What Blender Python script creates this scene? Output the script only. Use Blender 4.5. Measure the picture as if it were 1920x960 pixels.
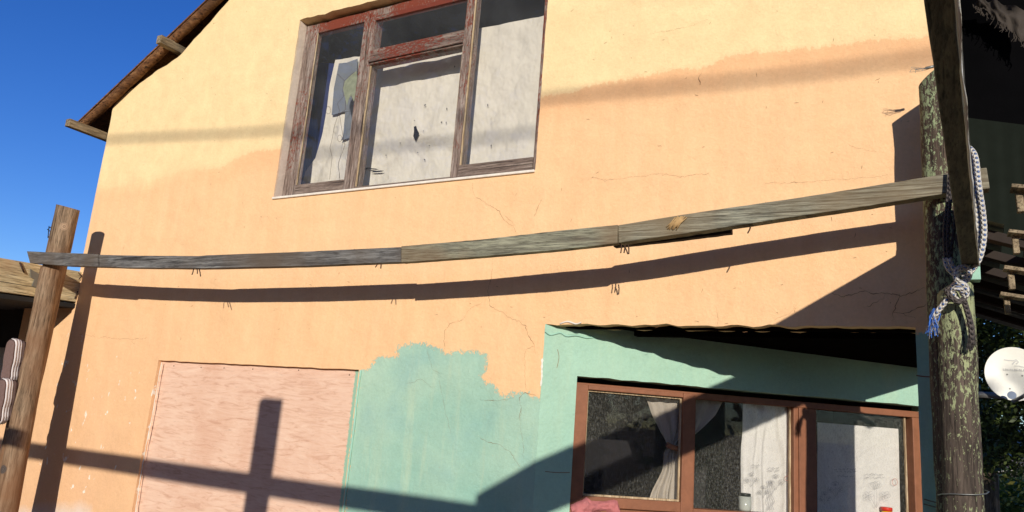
import bpy, bmesh, math, random
import numpy as np
from mathutils import Vector, Matrix, noise as mnoise
for o in list(bpy.data.objects): bpy.data.objects.remove(o)
random.seed(7)
sc = bpy.context.scene
# ------------------------------------------------------------------ camera
FPX = 1400.0; PITCH, ROLL, YAW, YG = [math.radians(a) for a in (12.218, 4.469, 29.839, 38.463)]
CAM = np.array([0, -3.0, 1.65])
def _axes():
    cy, sy = math.cos(YAW), math.sin(YAW)
    fwd = np.array([-sy*math.cos(PITCH), cy*math.cos(PITCH), math.sin(PITCH)])
    right = np.array([cy, sy, 0.0]); up = np.cross(right, fwd)
    return right*math.cos(ROLL)+up*math.sin(ROLL), -right*math.sin(ROLL)+up*math.cos(ROLL), fwd
RI, UP, FW = _axes()
cd = bpy.data.cameras.new('camera'); cam = bpy.data.objects.new('camera', cd); sc.collection.objects.link(cam)
cam.matrix_world = Matrix(((RI[0], UP[0], -FW[0], CAM[0]), (RI[1], UP[1], -FW[1], CAM[1]), (RI[2], UP[2], -FW[2], CAM[2]), (0, 0, 0, 1)))
cd.sensor_width = 36; cd.lens = FPX/1920*36; cd.clip_start = 0.05; cd.clip_end = 20000
sc.camera = cam
# ------------------------------------------------------------------ light
SUN = np.array([-0.42823931, 0.86841359, -0.24993785])
w = bpy.data.worlds.new('World'); sc.world = w; w.use_nodes = True
nt = w.node_tree; sky = nt.nodes.new('ShaderNodeTexSky'); sky.sky_type = 'NISHITA'; sky.sun_disc = False
sky.sun_elevation = math.asin(0.24993785); sky.sun_rotation = math.atan2(0.428, -0.868)
sky.air_density = 1.0; sky.dust_density = 0.4; sky.ozone_density = 4.0; sky.altitude = 900
hs = nt.nodes.new('ShaderNodeHueSaturation'); hs.inputs['Hue'].default_value = 0.52; hs.inputs['Saturation'].default_value = 1.22
nt.links.new(sky.outputs[0], hs.inputs['Color']); nt.links.new(hs.outputs[0], nt.nodes['Background'].inputs[0]); nt.nodes['Background'].inputs[1].default_value = 0.15
sl = bpy.data.lights.new('sun', 'SUN'); sl.energy = 4.6; sl.angle = math.radians(0.5); sl.color = (1.0, 0.92, 0.80)
so = bpy.data.objects.new('sun', sl); sc.collection.objects.link(so)
so.rotation_euler = Vector(SUN).to_track_quat('-Z', 'Y').to_euler(); so.location = (6, -12, 8)
vs = sc.view_settings; vs.view_transform = 'Standard'; vs.look = 'None'; vs.exposure = 0.0; vs.gamma = 1.0; vs.use_curve_mapping = False

# ------------------------------------------------------------------ places measured on the photograph
def ray(px, py): return FW + RI*(px-960)/FPX - UP*(py-480)/FPX
def onY(px, py, Y=0.0): d = ray(px, py); return CAM + d*(Y-CAM[1])/d[1]
def onX(px, py, X): d = ray(px, py); return CAM + d*(X-CAM[0])/d[0]
def onZ(px, py, Z): d = ray(px, py); return CAM + d*(Z-CAM[2])/d[2]
XP = -1.521
GD = np.array([math.cos(YG), math.sin(YG), 0.0]); GN = np.array([-math.sin(YG), math.cos(YG), 0.0]); G0 = np.array([XP, 0, 0])
def onG(px, py, off=0.0):
    d = ray(px, py); t = ((G0+GN*off-CAM)@GN)/(d@GN); return CAM + d*t
def sG(px, py, off=0.0): return float((onG(px, py, off)-G0)@GD)
def gpt(s, z, off=0.0): p = G0+GD*s+GN*off; return (p[0], p[1], z)
def z2(x, y): return 500+x/2.526, y/2.526
def z6(x, y): return 1000+x/2.526, 580+y/2.526

# ------------------------------------------------------------------ object helpers
COL = sc.collection
def link(name, me, mats=(), parent=None):
    o = bpy.data.objects.new(name, me); COL.objects.link(o)
    for m in (mats if isinstance(mats, (list, tuple)) else [mats]): me.materials.append(m)
    if parent: o.parent = parent
    return o
def obj(name, bm, mats, parent=None, smooth=False, bevel=0):
    bmesh.ops.recalc_face_normals(bm, faces=bm.faces)
    me = bpy.data.meshes.new(name); bm.to_mesh(me); bm.free()
    if smooth:
        for p in me.polygons: p.use_smooth = True
    o = link(name, me, mats, parent)
    if bevel:
        b = o.modifiers.new('b', 'BEVEL'); b.width = bevel; b.segments = 2; b.limit_method = 'ANGLE'
    return o
def empty(name, loc=(0, 0, 0)):
    o = bpy.data.objects.new(name, None); COL.objects.link(o); o.location = loc; o.empty_display_size = 0.1; return o
def tag(o, label=None, cat=None, group=None, kind=None):
    if label: o['label'] = label
    if cat: o['category'] = cat
    if group: o['group'] = group
    if kind: o['kind'] = kind
    return o
def keep(o, parent):            # parent, keeping world placement (parents are unrotated empties)
    o.parent = parent; o.matrix_parent_inverse = Matrix.Translation(-Vector(parent.location)); return o
def prism(bm, pts, nrm, t, mi=0):
    n = Vector(nrm)*t
    a = [bm.verts.new(Vector(p)) for p in pts]; b = [bm.verts.new(Vector(p)+n) for p in pts]
    f = [bm.faces.new(a), bm.faces.new(b[::-1])]
    for i in range(len(a)):
        j = (i+1) % len(a); f.append(bm.faces.new((a[i], b[i], b[j], a[j])))
    for q in f: q.material_index = mi
    return f
def box(bm, x0, x1, y0, y1, z0, z1, mi=0):
    return prism(bm, [(x0, y0, z0), (x1, y0, z0), (x1, y0, z1), (x0, y0, z1)], (0, 1, 0), y1-y0, mi)
def gbox(bm, s0, s1, z0, z1, off, t, mi=0):
    return prism(bm, [gpt(s0, z0, off), gpt(s1, z0, off), gpt(s1, z1, off), gpt(s0, z1, off)], GN, t, mi)
def beam(bm, A, B, w_, h_, up=(0, 0, 1), seg=1, bend=None, rag=0.0, mi=0, taper=None):
    """bar from A to B; w_ across, h_ along up; A,B lie on the centre line"""
    A = Vector(A); B = Vector(B); d = (B-A).normalized(); s = d.cross(Vector(up)).normalized(); u = s.cross(d).normalized()
    rings = []
    for i in range(seg+1):
        t = i/seg; c = A.lerp(B, t)
        if bend: c = c+Vector(bend(t))
        k = 1 if not taper else 1+(taper-1)*t
        r = []
        for a, b in ((-1, -1), (1, -1), (1, 1), (-1, 1)):
            j = rag*mnoise.noise(Vector((i*0.7+a*3, b*5, A.x*7+A.z*3)))
            r.append(bm.verts.new(c+s*(a*w_*k/2+j)+u*(b*h_*k/2+j)))
        rings.append(r)
    for q in range(seg):
        for k in range(4):
            f = bm.faces.new((rings[q][k], rings[q][(k+1) % 4], rings[q+1][(k+1) % 4], rings[q+1][k])); f.material_index = mi
    for r in (rings[0], rings[-1][::-1]):
        f = bm.faces.new(r); f.material_index = mi
def smooth_path(pts, n=8):
    P = [Vector(p) for p in pts]; out = []
    for i in range(len(P)-1):
        p0 = P[max(i-1, 0)]; p1 = P[i]; p2 = P[i+1]; p3 = P[min(i+2, len(P)-1)]
        for k in range(n):
            t = k/n
            out.append(0.5*((2*p1)+(p2-p0)*t+(2*p0-5*p1+4*p2-p3)*t*t+(-p0+3*p1-3*p2+p3)*t**3))
    out.append(P[-1]); return out
def tube(bm, pts, r, n=8, jit=0.0, mi=0, rf=None, caps=True):
    """tube with uv (u round, v metres along)"""
    uvl = bm.loops.layers.uv.verify(); pts = [Vector(p) for p in pts]; rings = []; L = [0]
    ref = Vector((0.31, 0.2, 0.93))
    for i, p in enumerate(pts):
        d = (pts[min(i+1, len(pts)-1)]-pts[max(i-1, 0)]).normalized()
        if i: L.append(L[-1]+(p-pts[i-1]).length)
        s = d.cross(ref)
        if s.length < 0.05: s = d.cross(Vector((1, 0, 0)))
        s.normalize(); u = s.cross(d); ref = u
        rr = r if rf is None else r*rf(i/(len(pts)-1)); ring = []
        for k in range(n):
            a = 2*math.pi*k/n; q = rr*(1+jit*mnoise.noise(p*9+Vector((math.cos(a)*2, math.sin(a)*2, 0))))
            ring.append(bm.verts.new(p+s*math.cos(a)*q+u*math.sin(a)*q))
        rings.append(ring)
    for i in range(len(rings)-1):
        for k in range(n):
            k2 = (k+1) % n
            f = bm.faces.new((rings[i][k], rings[i][k2], rings[i+1][k2], rings[i+1][k])); f.material_index = mi; f.smooth = True
            for lp, uv in zip(f.loops, ((k/n, L[i]), ((k+1)/n, L[i]), ((k+1)/n, L[i+1]), (k/n, L[i+1]))): lp[uvl].uv = uv
    if caps:
        for rg in (rings[0], rings[-1]):
            f = bm.faces.new(rg); f.material_index = mi
    return rings
def ribbon(bm, pts, wd, toward, mi=0, closed=False):
    """flat stroke through pts, facing 'toward'"""
    pts = [Vector(p) for p in pts]; n = Vector(toward).normalized(); rows = []
    for i, p in enumerate(pts):
        if closed: d = pts[(i+1) % len(pts)]-pts[i-1]
        else: d = pts[min(i+1, len(pts)-1)]-pts[max(i-1, 0)]
        s = d.cross(n)
        s = s.normalized() if s.length > 1e-9 else Vector((1, 0, 0))
        wv = wd[i] if isinstance(wd, list) else wd
        rows.append((bm.verts.new(p+s*wv/2), bm.verts.new(p-s*wv/2)))
    m = len(rows)
    for i in range(m if closed else m-1):
        a, b = rows[i]; c, d2 = rows[(i+1) % m]; f = bm.faces.new((a, b, d2, c)); f.material_index = mi
# ------------------------------------------------------------------ materials
def mat(name):
    m = bpy.data.materials.new(name); m.use_nodes = True; t = m.node_tree
    return m, t, t.nodes['Principled BSDF']
def N(t, typ, **k):
    n = t.nodes.new(typ)
    for a, v in k.items():
        if a.startswith('i_'): n.inputs[a[2:].replace('_', ' ')].default_value = v
        else: setattr(n, a, v)
    return n
def lk(t, a, b): t.links.new(a, b)
def coords(t, scale=(1, 1, 1), src='Object'):
    tc = N(t, 'ShaderNodeTexCoord'); mp = N(t, 'ShaderNodeMapping'); mp.inputs['Scale'].default_value = scale
    lk(t, tc.outputs[src], mp.inputs[0]); return mp.outputs[0]
def noise(t, vec, scale, detail=6, rough=0.6, dist=0.0):
    n = N(t, 'ShaderNodeTexNoise'); n.inputs['Scale'].default_value = scale; n.inputs['Detail'].default_value = detail
    n.inputs['Roughness'].default_value = rough; n.inputs['Distortion'].default_value = dist
    if vec is not None: lk(t, vec, n.inputs['Vector'])
    return n.outputs['Fac']
def ramp(t, fac, stops):
    r = N(t, 'ShaderNodeValToRGB'); e = r.color_ramp.elements
    while len(e) < len(stops): e.new(0.5)
    for q, (p, c) in zip(e, stops):
        q.position = p; q.color = (c, c, c, 1) if not isinstance(c, (tuple, list)) else (*c, 1)
    lk(t, fac, r.inputs[0]); return r.outputs[0]
def mathn(t, op, a, b=None, clamp=False):
    n = N(t, 'ShaderNodeMath', operation=op, use_clamp=clamp)
    for i, v in enumerate((a, b)):
        if v is None: continue
        if isinstance(v, (int, float)): n.inputs[i].default_value = v
        else: lk(t, v, n.inputs[i])
    return n.outputs[0]
def mix(t, fac, a, b, typ='MIX'):
    n = N(t, 'ShaderNodeMix', data_type='RGBA', blend_type=typ)
    for s, v in ((n.inputs['Factor'], fac), (n.inputs[6], a), (n.inputs[7], b)):
        if isinstance(v, (int, float)): s.default_value = v
        elif isinstance(v, (tuple, list)): s.default_value = (*v, 1)
        else: lk(t, v, s)
    return n.outputs[2]
def bump(t, bs, h, strength=0.3, dist=0.01, prev=None):
    b = N(t, 'ShaderNodeBump'); b.inputs['Strength'].default_value = strength; b.inputs['Distance'].default_value = dist
    lk(t, h, b.inputs['Height'])
    if prev is not None: lk(t, prev, b.inputs['Normal'])
    lk(t, b.outputs[0], bs.inputs['Normal']); return b.outputs[0]
def plain(name, col, rough=0.7, metal=0.0, var=0.25, sc_=12, bmp=0.15, spec=0.3):
    m, t, bs = mat(name); v = coords(t); f = noise(t, v, sc_)
    lk(t, mix(t, f, tuple(c*(1-var) for c in col), tuple(min(1, c*(1+var)) for c in col)), bs.inputs['Base Color'])
    bs.inputs['Roughness'].default_value = rough; bs.inputs['Metallic'].default_value = metal; bs.inputs['Specular IOR Level'].default_value = spec
    if bmp: bump(t, bs, noise(t, v, sc_*5), bmp, 0.004)
    return m
def wood(name, c1, c2, c3, grain=(1, 1, 9), scale=6, stain=None, peel=None, rough=0.8, bmp=0.5, spec=0.2, knots=()):
    """grain: the scale is large across the fibres; peel = (colour, threshold): flaking paint"""
    m, t, bs = mat(name); v = coords(t, grain)
    if knots:
        base = N(t, 'ShaderNodeTexCoord').outputs['Object']
    f1 = noise(t, v, scale, 8, 0.68, 0.35)
    wv = N(t, 'ShaderNodeTexNoise'); v2 = coords(t, tuple(g*3.2 for g in grain)); f2 = noise(t, v2, scale, 5, 0.7, 0.2)
    col = ramp(t, f1, ((0.34, c1), (0.5, c2), (0.66, c3)))
    sp = noise(t, coords(t, tuple(g*(.45 if g < 2 else 1.6) for g in grain)), scale*.9, 3, .5, .2); col = mix(t, ramp(t, sp, ((.33, .85), (.375, 0.0))), col, tuple(c*.25 for c in c1))
    dark = ramp(t, f2, ((0.38, 0.28), (0.50, 1.0)))
    col = mix(t, 0.8, col, dark, 'MULTIPLY')
    hgt = mathn(t, 'ADD', f2, mathn(t, 'MULTIPLY', f1, 0.6))
    big = noise(t, coords(t), 2.2, 3)
    if stain: col = mix(t, ramp(t, big, ((0.42, 0.0), (0.68, 0.85))), col, stain)
    for (kc, kr, kcol) in knots:
        vd = N(t, 'ShaderNodeVectorMath', operation='DISTANCE'); lk(t, base, vd.inputs[0]); vd.inputs[1].default_value = kc
        dn = mathn(t, 'DIVIDE', vd.outputs['Value'], kr)
        rings = mathn(t, 'ABSOLUTE', mathn(t, 'SINE', mathn(t, 'MULTIPLY', dn, 13.0)))
        kc_ = mix(t, rings, tuple(c*0.45 for c in kcol), kcol)
        col = mix(t, ramp(t, dn, ((0.75, 1.0), (1.0, 0.0))), col, kc_)
    if peel:
        pf = noise(t, coords(t, (2.2, 2.2, 0.9) if grain[2] < 2 else (1, 1, 2.4)), 48, 7, 0.75, 0.5)
        pm = mathn(t, 'ADD', pf, mathn(t, 'MULTIPLY', mathn(t, 'SUBTRACT', noise(t, coords(t, (1, 1, .5)), 3.1, 2), 0.5), 0.55))
        if len(peel) > 2:      # paint survives more towards height peel[2]
            sx = N(t, 'ShaderNodeSeparateXYZ'); lk(t, N(t, 'ShaderNodeTexCoord').outputs['Object'], sx.inputs[0])
            pm = mathn(t, 'ADD', pm, mathn(t, 'MULTIPLY', mathn(t, 'SUBTRACT', sx.outputs[2], peel[2]), peel[3]))
        msk = ramp(t, pm, ((peel[1], 0.0), (peel[1]+0.03, 1.0)))
        pc = mix(t, noise(t, v, scale*3), tuple(c*0.7 for c in peel[0]), peel[0])
        col = mix(t, msk, col, pc); hgt = mathn(t, 'ADD', hgt, mathn(t, 'MULTIPLY', msk, 0.5))
    lk(t, col, bs.inputs['Base Color']); bs.inputs['Roughness'].default_value = rough; bs.inputs['Specular IOR Level'].default_value = spec
    bump(t, bs, hgt, bmp, 0.006); return m
HZ = (0.7, 0.7, 11); VT = (9, 9, 0.7)
M = {}
M['rail1'] = wood('grey_weathered_wood', (.065, .062, .06), (.14, .135, .13), (.24, .24, .23), HZ, 6, stain=(.10, .075, .055))
M['rail2'] = wood('green_grey_wood', (.10, .095, .075), (.21, .205, .15), (.33, .33, .24), HZ, 6, stain=(.17, .10, .05))
M['rail3'] = wood('pale_grey_wood', (.10, .10, .085), (.22, .22, .17), (.40, .39, .30), HZ, 7, stain=(.20, .15, .09))
M['log'] = wood('brown_pole_wood', (.10, .065, .04), (.24, .165, .105), (.38, .28, .185), VT, 5, stain=(.20, .10, .05),
                knots=((tuple(onY(120, 424, -0.365)), 0.032, (.42, .29, .19)), (tuple(onY(8, 880, -0.42)), 0.03, (.10, .08, .07))))
M['painted_log'] = wood('green_flaked_pole', (.03, .024, .02), (.075, .058, .046), (.13, .10, .08), VT, 6, peel=((.36, .40, .22), 0.53, 1.7, 0.05))
M['painted_log_top'] = wood('green_flaked_pole_top', (.03, .024, .02), (.085, .06, .045), (.15, .11, .08), VT, 6, peel=((.36, .43, .24), 0.505))
M['joist'] = wood('pale_joist_wood', (.36, .27, .15), (.60, .48, .28), (.72, .62, .40), HZ, 5, stain=(.42, .24, .12))
M['porch'] = wood('dark_porch_wood', (.05, .045, .034), (.10, .092, .068), (.15, .14, .10), (7, .8, 7), 8)
M['purlin'] = wood('purlin_wood', (.13, .10, .06), (.26, .20, .13), (.38, .31, .20), (9, .7, 9), 5)
M['redframe'] = wood('peeling_red_frame', (.11, .075, .06), (.24, .18, .15), (.38, .32, .28), VT, 8, peel=((.22, .05, .028), 0.57, 3.35, 0.20), rough=.7)
M['redframe_h'] = wood('peeling_red_rail', (.09, .065, .055), (.19, .14, .115), (.30, .24, .20), HZ, 8, peel=((.20, .045, .028), 0.575, 3.3, 0.28), rough=.7)
M['brown'] = plain('brown_painted_frame', (.225, .090, .046), .55, var=.35, sc_=26, bmp=.2, spec=.3)
M['bead'] = wood('glazing_bead', (.32, .22, .13), (.48, .36, .22), (.60, .48, .33), VT, 8)
M['rust'] = wood('rusty_roof_edge', (.08, .035, .015), (.18, .08, .032), (.27, .14, .06), (2, 2, 5), 8, stain=(.05, .025, .012))
M['nail'] = plain('rusty_nail', (.06, .03, .02), .8)
M['galv'] = plain('galvanised_plate', (.22, .23, .22), .5, .7)
M['black'] = plain('black_plastic_sheet', (.003, .003, .0035), 1, spec=0, bmp=.2)
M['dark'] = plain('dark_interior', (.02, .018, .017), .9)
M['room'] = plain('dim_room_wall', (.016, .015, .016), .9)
M['roofdark'] = plain('dark_board', (.03, .022, .018), .9)
M['cable'] = plain('black_cable', (.015, .015, .017), .6)
M['corr'] = plain('green_grey_sheet', (.12, .15, .12), .5, .2)
M['ground'] = plain('sandy_ground', (.21, .125, .07), .95, sc_=3)
M['hill'] = plain('haze_blue_hill', (.035, .075, .15), 1, sc_=.001, bmp=0, spec=0)  # distance haze is painted in as a bluish hill colour
M['dish'] = plain('white_dish_paint', (.80, .80, .74), .45, var=.05)
M['dishmark'] = plain('faded_grey_print', (.60, .61, .60), .6)
M['grey'] = plain('grey_arm', (.25, .25, .24), .5, .3)
M['lnb'] = plain('blue_grey_plastic', (.20, .25, .36), .5)
M['trunk'] = wood('bark', (.06, .045, .03), (.13, .10, .07), (.2, .16, .12), VT, 4)
M['mortar'] = plain('bare_white_plaster', (.72, .66, .58), .9, sc_=30)
M['crack'] = plain('crack_shadow', (.22, .115, .06), 1, bmp=0, spec=0)
M['ink'] = plain('printed_line', (.20, .20, .21), .9, bmp=0)
M['inkred'] = plain('printed_red_line', (.45, .14, .10), .9, bmp=0)
M['tear'] = plain('torn_hole', (.008, .01, .02), 1, bmp=0, spec=0)
M['sole'] = plain('white_rubber', (.72, .68, .68), .6, var=.08)
M['upper'] = plain('brown_mesh_shoe', (.13, .085, .075), .9, sc_=60)
M['tread'] = plain('brown_tread', (.17, .11, .10), .9, sc_=80, bmp=.6)
M['redlid'] = plain('red_plastic', (.55, .035, .02), .4, var=.1)
M['yellow'] = plain('yellow_plastic', (.75, .50, .03), .4, var=.1)
M['bluecloth'] = plain('navy_cloth', (.012, .025, .11), .9, sc_=30)
M['mauve'] = plain('painted_reflection', (.20, .10, .11), .8)  # dull mauve stands in for a reflection in the left pane
M['shade_blue'] = plain('painted_shade_blue', (.15, .17, .20), .9)  # shade on the upper window's cloth, put into a colour
M['white'] = plain('white_paint_bead', (.75, .73, .66), .7, bmp=.5)
M['mint'] = plain('mint_paint', (.30, .52, .42), .7)
M['pink_white'] = plain('patterned_cover', (.7, .62, .56), .9, sc_=50, var=.3)

def cloth(name, col, trans=0.25, var=.12, dirt=None):
    m, t, bs = mat(name); v = coords(t)
    c = mix(t, noise(t, v, 5, 5), tuple(x*(1-var) for x in col), col)
    wv = noise(t, coords(t, (300, 300, 300)), 1, 2)
    c = mix(t, 0.12, c, wv, 'MULTIPLY')
    if dirt: c = mix(t, ramp(t, noise(t, v, 3.1, 8, .75, .5), ((.55, 0.0), (.75, .7))), c, dirt)
    lk(t, c, bs.inputs['Base Color']); bs.inputs['Roughness'].default_value = .95; bs.inputs['Specular IOR Level'].default_value = .05
    bump(t, bs, noise(t, coords(t, (2, 2, 1.5)), 3.5, 3), .6, .05)
    tr = N(t, 'ShaderNodeBsdfTranslucent'); lk(t, c, tr.inputs[0]); ms = N(t, 'ShaderNodeMixShader'); ms.inputs[0].default_value = trans
    out = t.nodes['Material Output']; lk(t, bs.outputs[0], ms.inputs[1]); lk(t, tr.outputs[0], ms.inputs[2]); lk(t, ms.outputs[0], out.inputs[0]); return m
M['cloth'] = cloth('grey_white_cloth', (.86, .81, .70), .12, .22, (.42, .36, .28))
M['sheer'] = cloth('white_sheer_curtain', (.86, .84, .79), .2)
M['drape'] = cloth('cream_drape', (.62, .55, .46), .2, .3, (.45, .28, .16))
M['gauze'] = cloth('torn_plastic_net', (.13, .11, .095), .4, .4)
M['pinkcloth'] = cloth('pink_towel', (.62, .22, .22), .05, .4, (.75, .55, .52))
def glass(name, dirt, dcol, streak=(1, 1, 1), sc_=60, thr=.55, refl=.9, film=.015):
    m, t, bs = mat(name); t.nodes.remove(bs); out = t.nodes['Material Output']
    tr = N(t, 'ShaderNodeBsdfTransparent'); gl = N(t, 'ShaderNodeBsdfGlossy'); gl.inputs['Roughness'].default_value = .02
    gl.inputs['Color'].default_value = (refl, refl, refl, 1)
    lw = N(t, 'ShaderNodeLayerWeight'); lw.inputs[0].default_value = .5
    m1 = N(t, 'ShaderNodeMixShader'); lk(t, mathn(t, 'ADD', mathn(t, 'MULTIPLY', mathn(t, 'POWER', lw.outputs['Facing'], 5.0), .9), .03), m1.inputs[0]); lk(t, tr.outputs[0], m1.inputs[1]); lk(t, gl.outputs[0], m1.inputs[2])
    df = N(t, 'ShaderNodeBsdfDiffuse'); df.inputs[0].default_value = (*dcol, 1)
    f = noise(t, coords(t, streak), sc_, 4, .7, .8); g = noise(t, coords(t), 3, 4)
    fm = mathn(t, 'MULTIPLY', ramp(t, f, ((thr, 0.0), (thr+.12, 1.0))), mathn(t, 'MULTIPLY', g, dirt*2))
    fm = mathn(t, 'ADD', fm, mathn(t, 'MULTIPLY', noise(t, coords(t), 2.3, 5, .6, .6), film*2))
    m2 = N(t, 'ShaderNodeMixShader'); lk(t, fm, m2.inputs[0]); lk(t, m1.outputs[0], m2.inputs[1]); lk(t, df.outputs[0], m2.inputs[2])
    lk(t, m2.outputs[0], out.inputs[0]); return m
M['glass_up'] = glass('dusty_glass', .07, (.46, .48, .52), (1, 1, 1), 70, .62, film=.032)
M['glass_low'] = glass('wet_speckled_glass', .095, (.45, .45, .40), (1, 1, .4), 200, .50, .5)
# leaves
def leafmat(name, cols):
    m, t, bs = mat(name); oi = N(t, 'ShaderNodeNewGeometry')
    c = ramp(t, oi.outputs['Random Per Island'], ((0.0, cols[0]), (.5, cols[1]), (1.0, cols[2])))
    lk(t, c, bs.inputs['Base Color']); bs.inputs['Roughness'].default_value = .5
    tr = N(t, 'ShaderNodeBsdfTranslucent'); lk(t, c, tr.inputs[0]); ms = N(t, 'ShaderNodeMixShader'); ms.inputs[0].default_value = .25
    lk(t, bs.outputs[0], ms.inputs[1]); lk(t, tr.outputs[0], ms.inputs[2]); lk(t, ms.outputs[0], t.nodes['Material Output'].inputs[0]); return m
M['leaf'] = leafmat('tree_leaf', ((.015, .028, .008), (.05, .075, .02), (.10, .14, .03)))
M['hedge'] = leafmat('hedge_leaf', ((.04, .07, .015), (.10, .16, .03), (.24, .22, .05)))
# rope
def ropemat(name, a, b, c):
    m, t, bs = mat(name); uv = N(t, 'ShaderNodeTexCoord'); mp = N(t, 'ShaderNodeMapping'); lk(t, uv.outputs['UV'], mp.inputs[0])
    sx = N(t, 'ShaderNodeSeparateXYZ'); lk(t, mp.outputs[0], sx.inputs[0])
    p = mathn(t, 'ADD', mathn(t, 'MULTIPLY', sx.outputs[0], 4.0), mathn(t, 'MULTIPLY', sx.outputs[1], 62.0))
    q = mathn(t, 'SUBTRACT', mathn(t, 'MULTIPLY', sx.outputs[0], 4.0), mathn(t, 'MULTIPLY', sx.outputs[1], 62.0))
    sp = mathn(t, 'SINE', mathn(t, 'MULTIPLY', p, math.pi)); sq = mathn(t, 'SINE', mathn(t, 'MULTIPLY', q, math.pi))
    pr = mathn(t, 'MULTIPLY', sp, sq)
    col = mix(t, ramp(t, pr, ((.45, 0.0), (.55, 1.0))), a, b)
    col = mix(t, ramp(t, noise(t, coords(t), 30), ((.5, 0.0), (.7, .7))), col, c)
    lk(t, col, bs.inputs['Base Color']); bs.inputs['Roughness'].default_value = .8
    bump(t, bs, mathn(t, 'ABSOLUTE', pr), .9, .006); return m
M['rope'] = ropemat('blue_white_rope', (.60, .58, .54), (.08, .15, .36), (.34, .31, .27))
M['rope_blue'] = plain('frayed_blue_fibre', (.05, .17, .62), .8)
M['rope_dark'] = ropemat('dark_rope', (.09, .075, .07), (.025, .022, .025), (.05, .04, .035))
# plywood
def plymat():
    m, t, bs = mat('pink_washed_plywood'); v = coords(t, (1.2, 1, 8))
    f = noise(t, v, 4.5, 8, .62, 1.6); c = ramp(t, f, ((.32, (.54, .33, .235)), (.47, (.67, .45, .335)), (.7, (.72, .52, .40))))
    fine = noise(t, coords(t, (2.2, 1, 24)), 5, 8, .75, .8); c = mix(t, ramp(t, fine, ((.34, .45), (.42, 0.0))), c, (.30, .19, .15))
    st = noise(t, coords(t, (1.3, 1, 1)), 2.6, 5, .6, .4); c = mix(t, ramp(t, st, ((.5, 0.0), (.72, .45))), c, (.56, .32, .22))
    sx = N(t, 'ShaderNodeSeparateXYZ'); lk(t, N(t, 'ShaderNodeTexCoord').outputs['Object'], sx.inputs[0])
    xe = onY(668, 700, .03)[0]
    e = mathn(t, 'ADD', mathn(t, 'SUBTRACT', sx.outputs[0], xe-.012), mathn(t, 'MULTIPLY', mathn(t, 'SUBTRACT', noise(t, coords(t, (1, 1, 6)), 8, 5), .5), .03))
    c = mix(t, ramp(t, mathn(t, 'MULTIPLY', e, 60, True), ((.3, 0.0), (.6, 1.0))), c, (.27, .44, .33))
    lk(t, c, bs.inputs['Base Color']); bs.inputs['Roughness'].default_value = .85; bs.inputs['Specular IOR Level'].default_value = .15
    bump(t, bs, fine, .35, .004); return m
M['ply'] = plymat()
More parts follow.
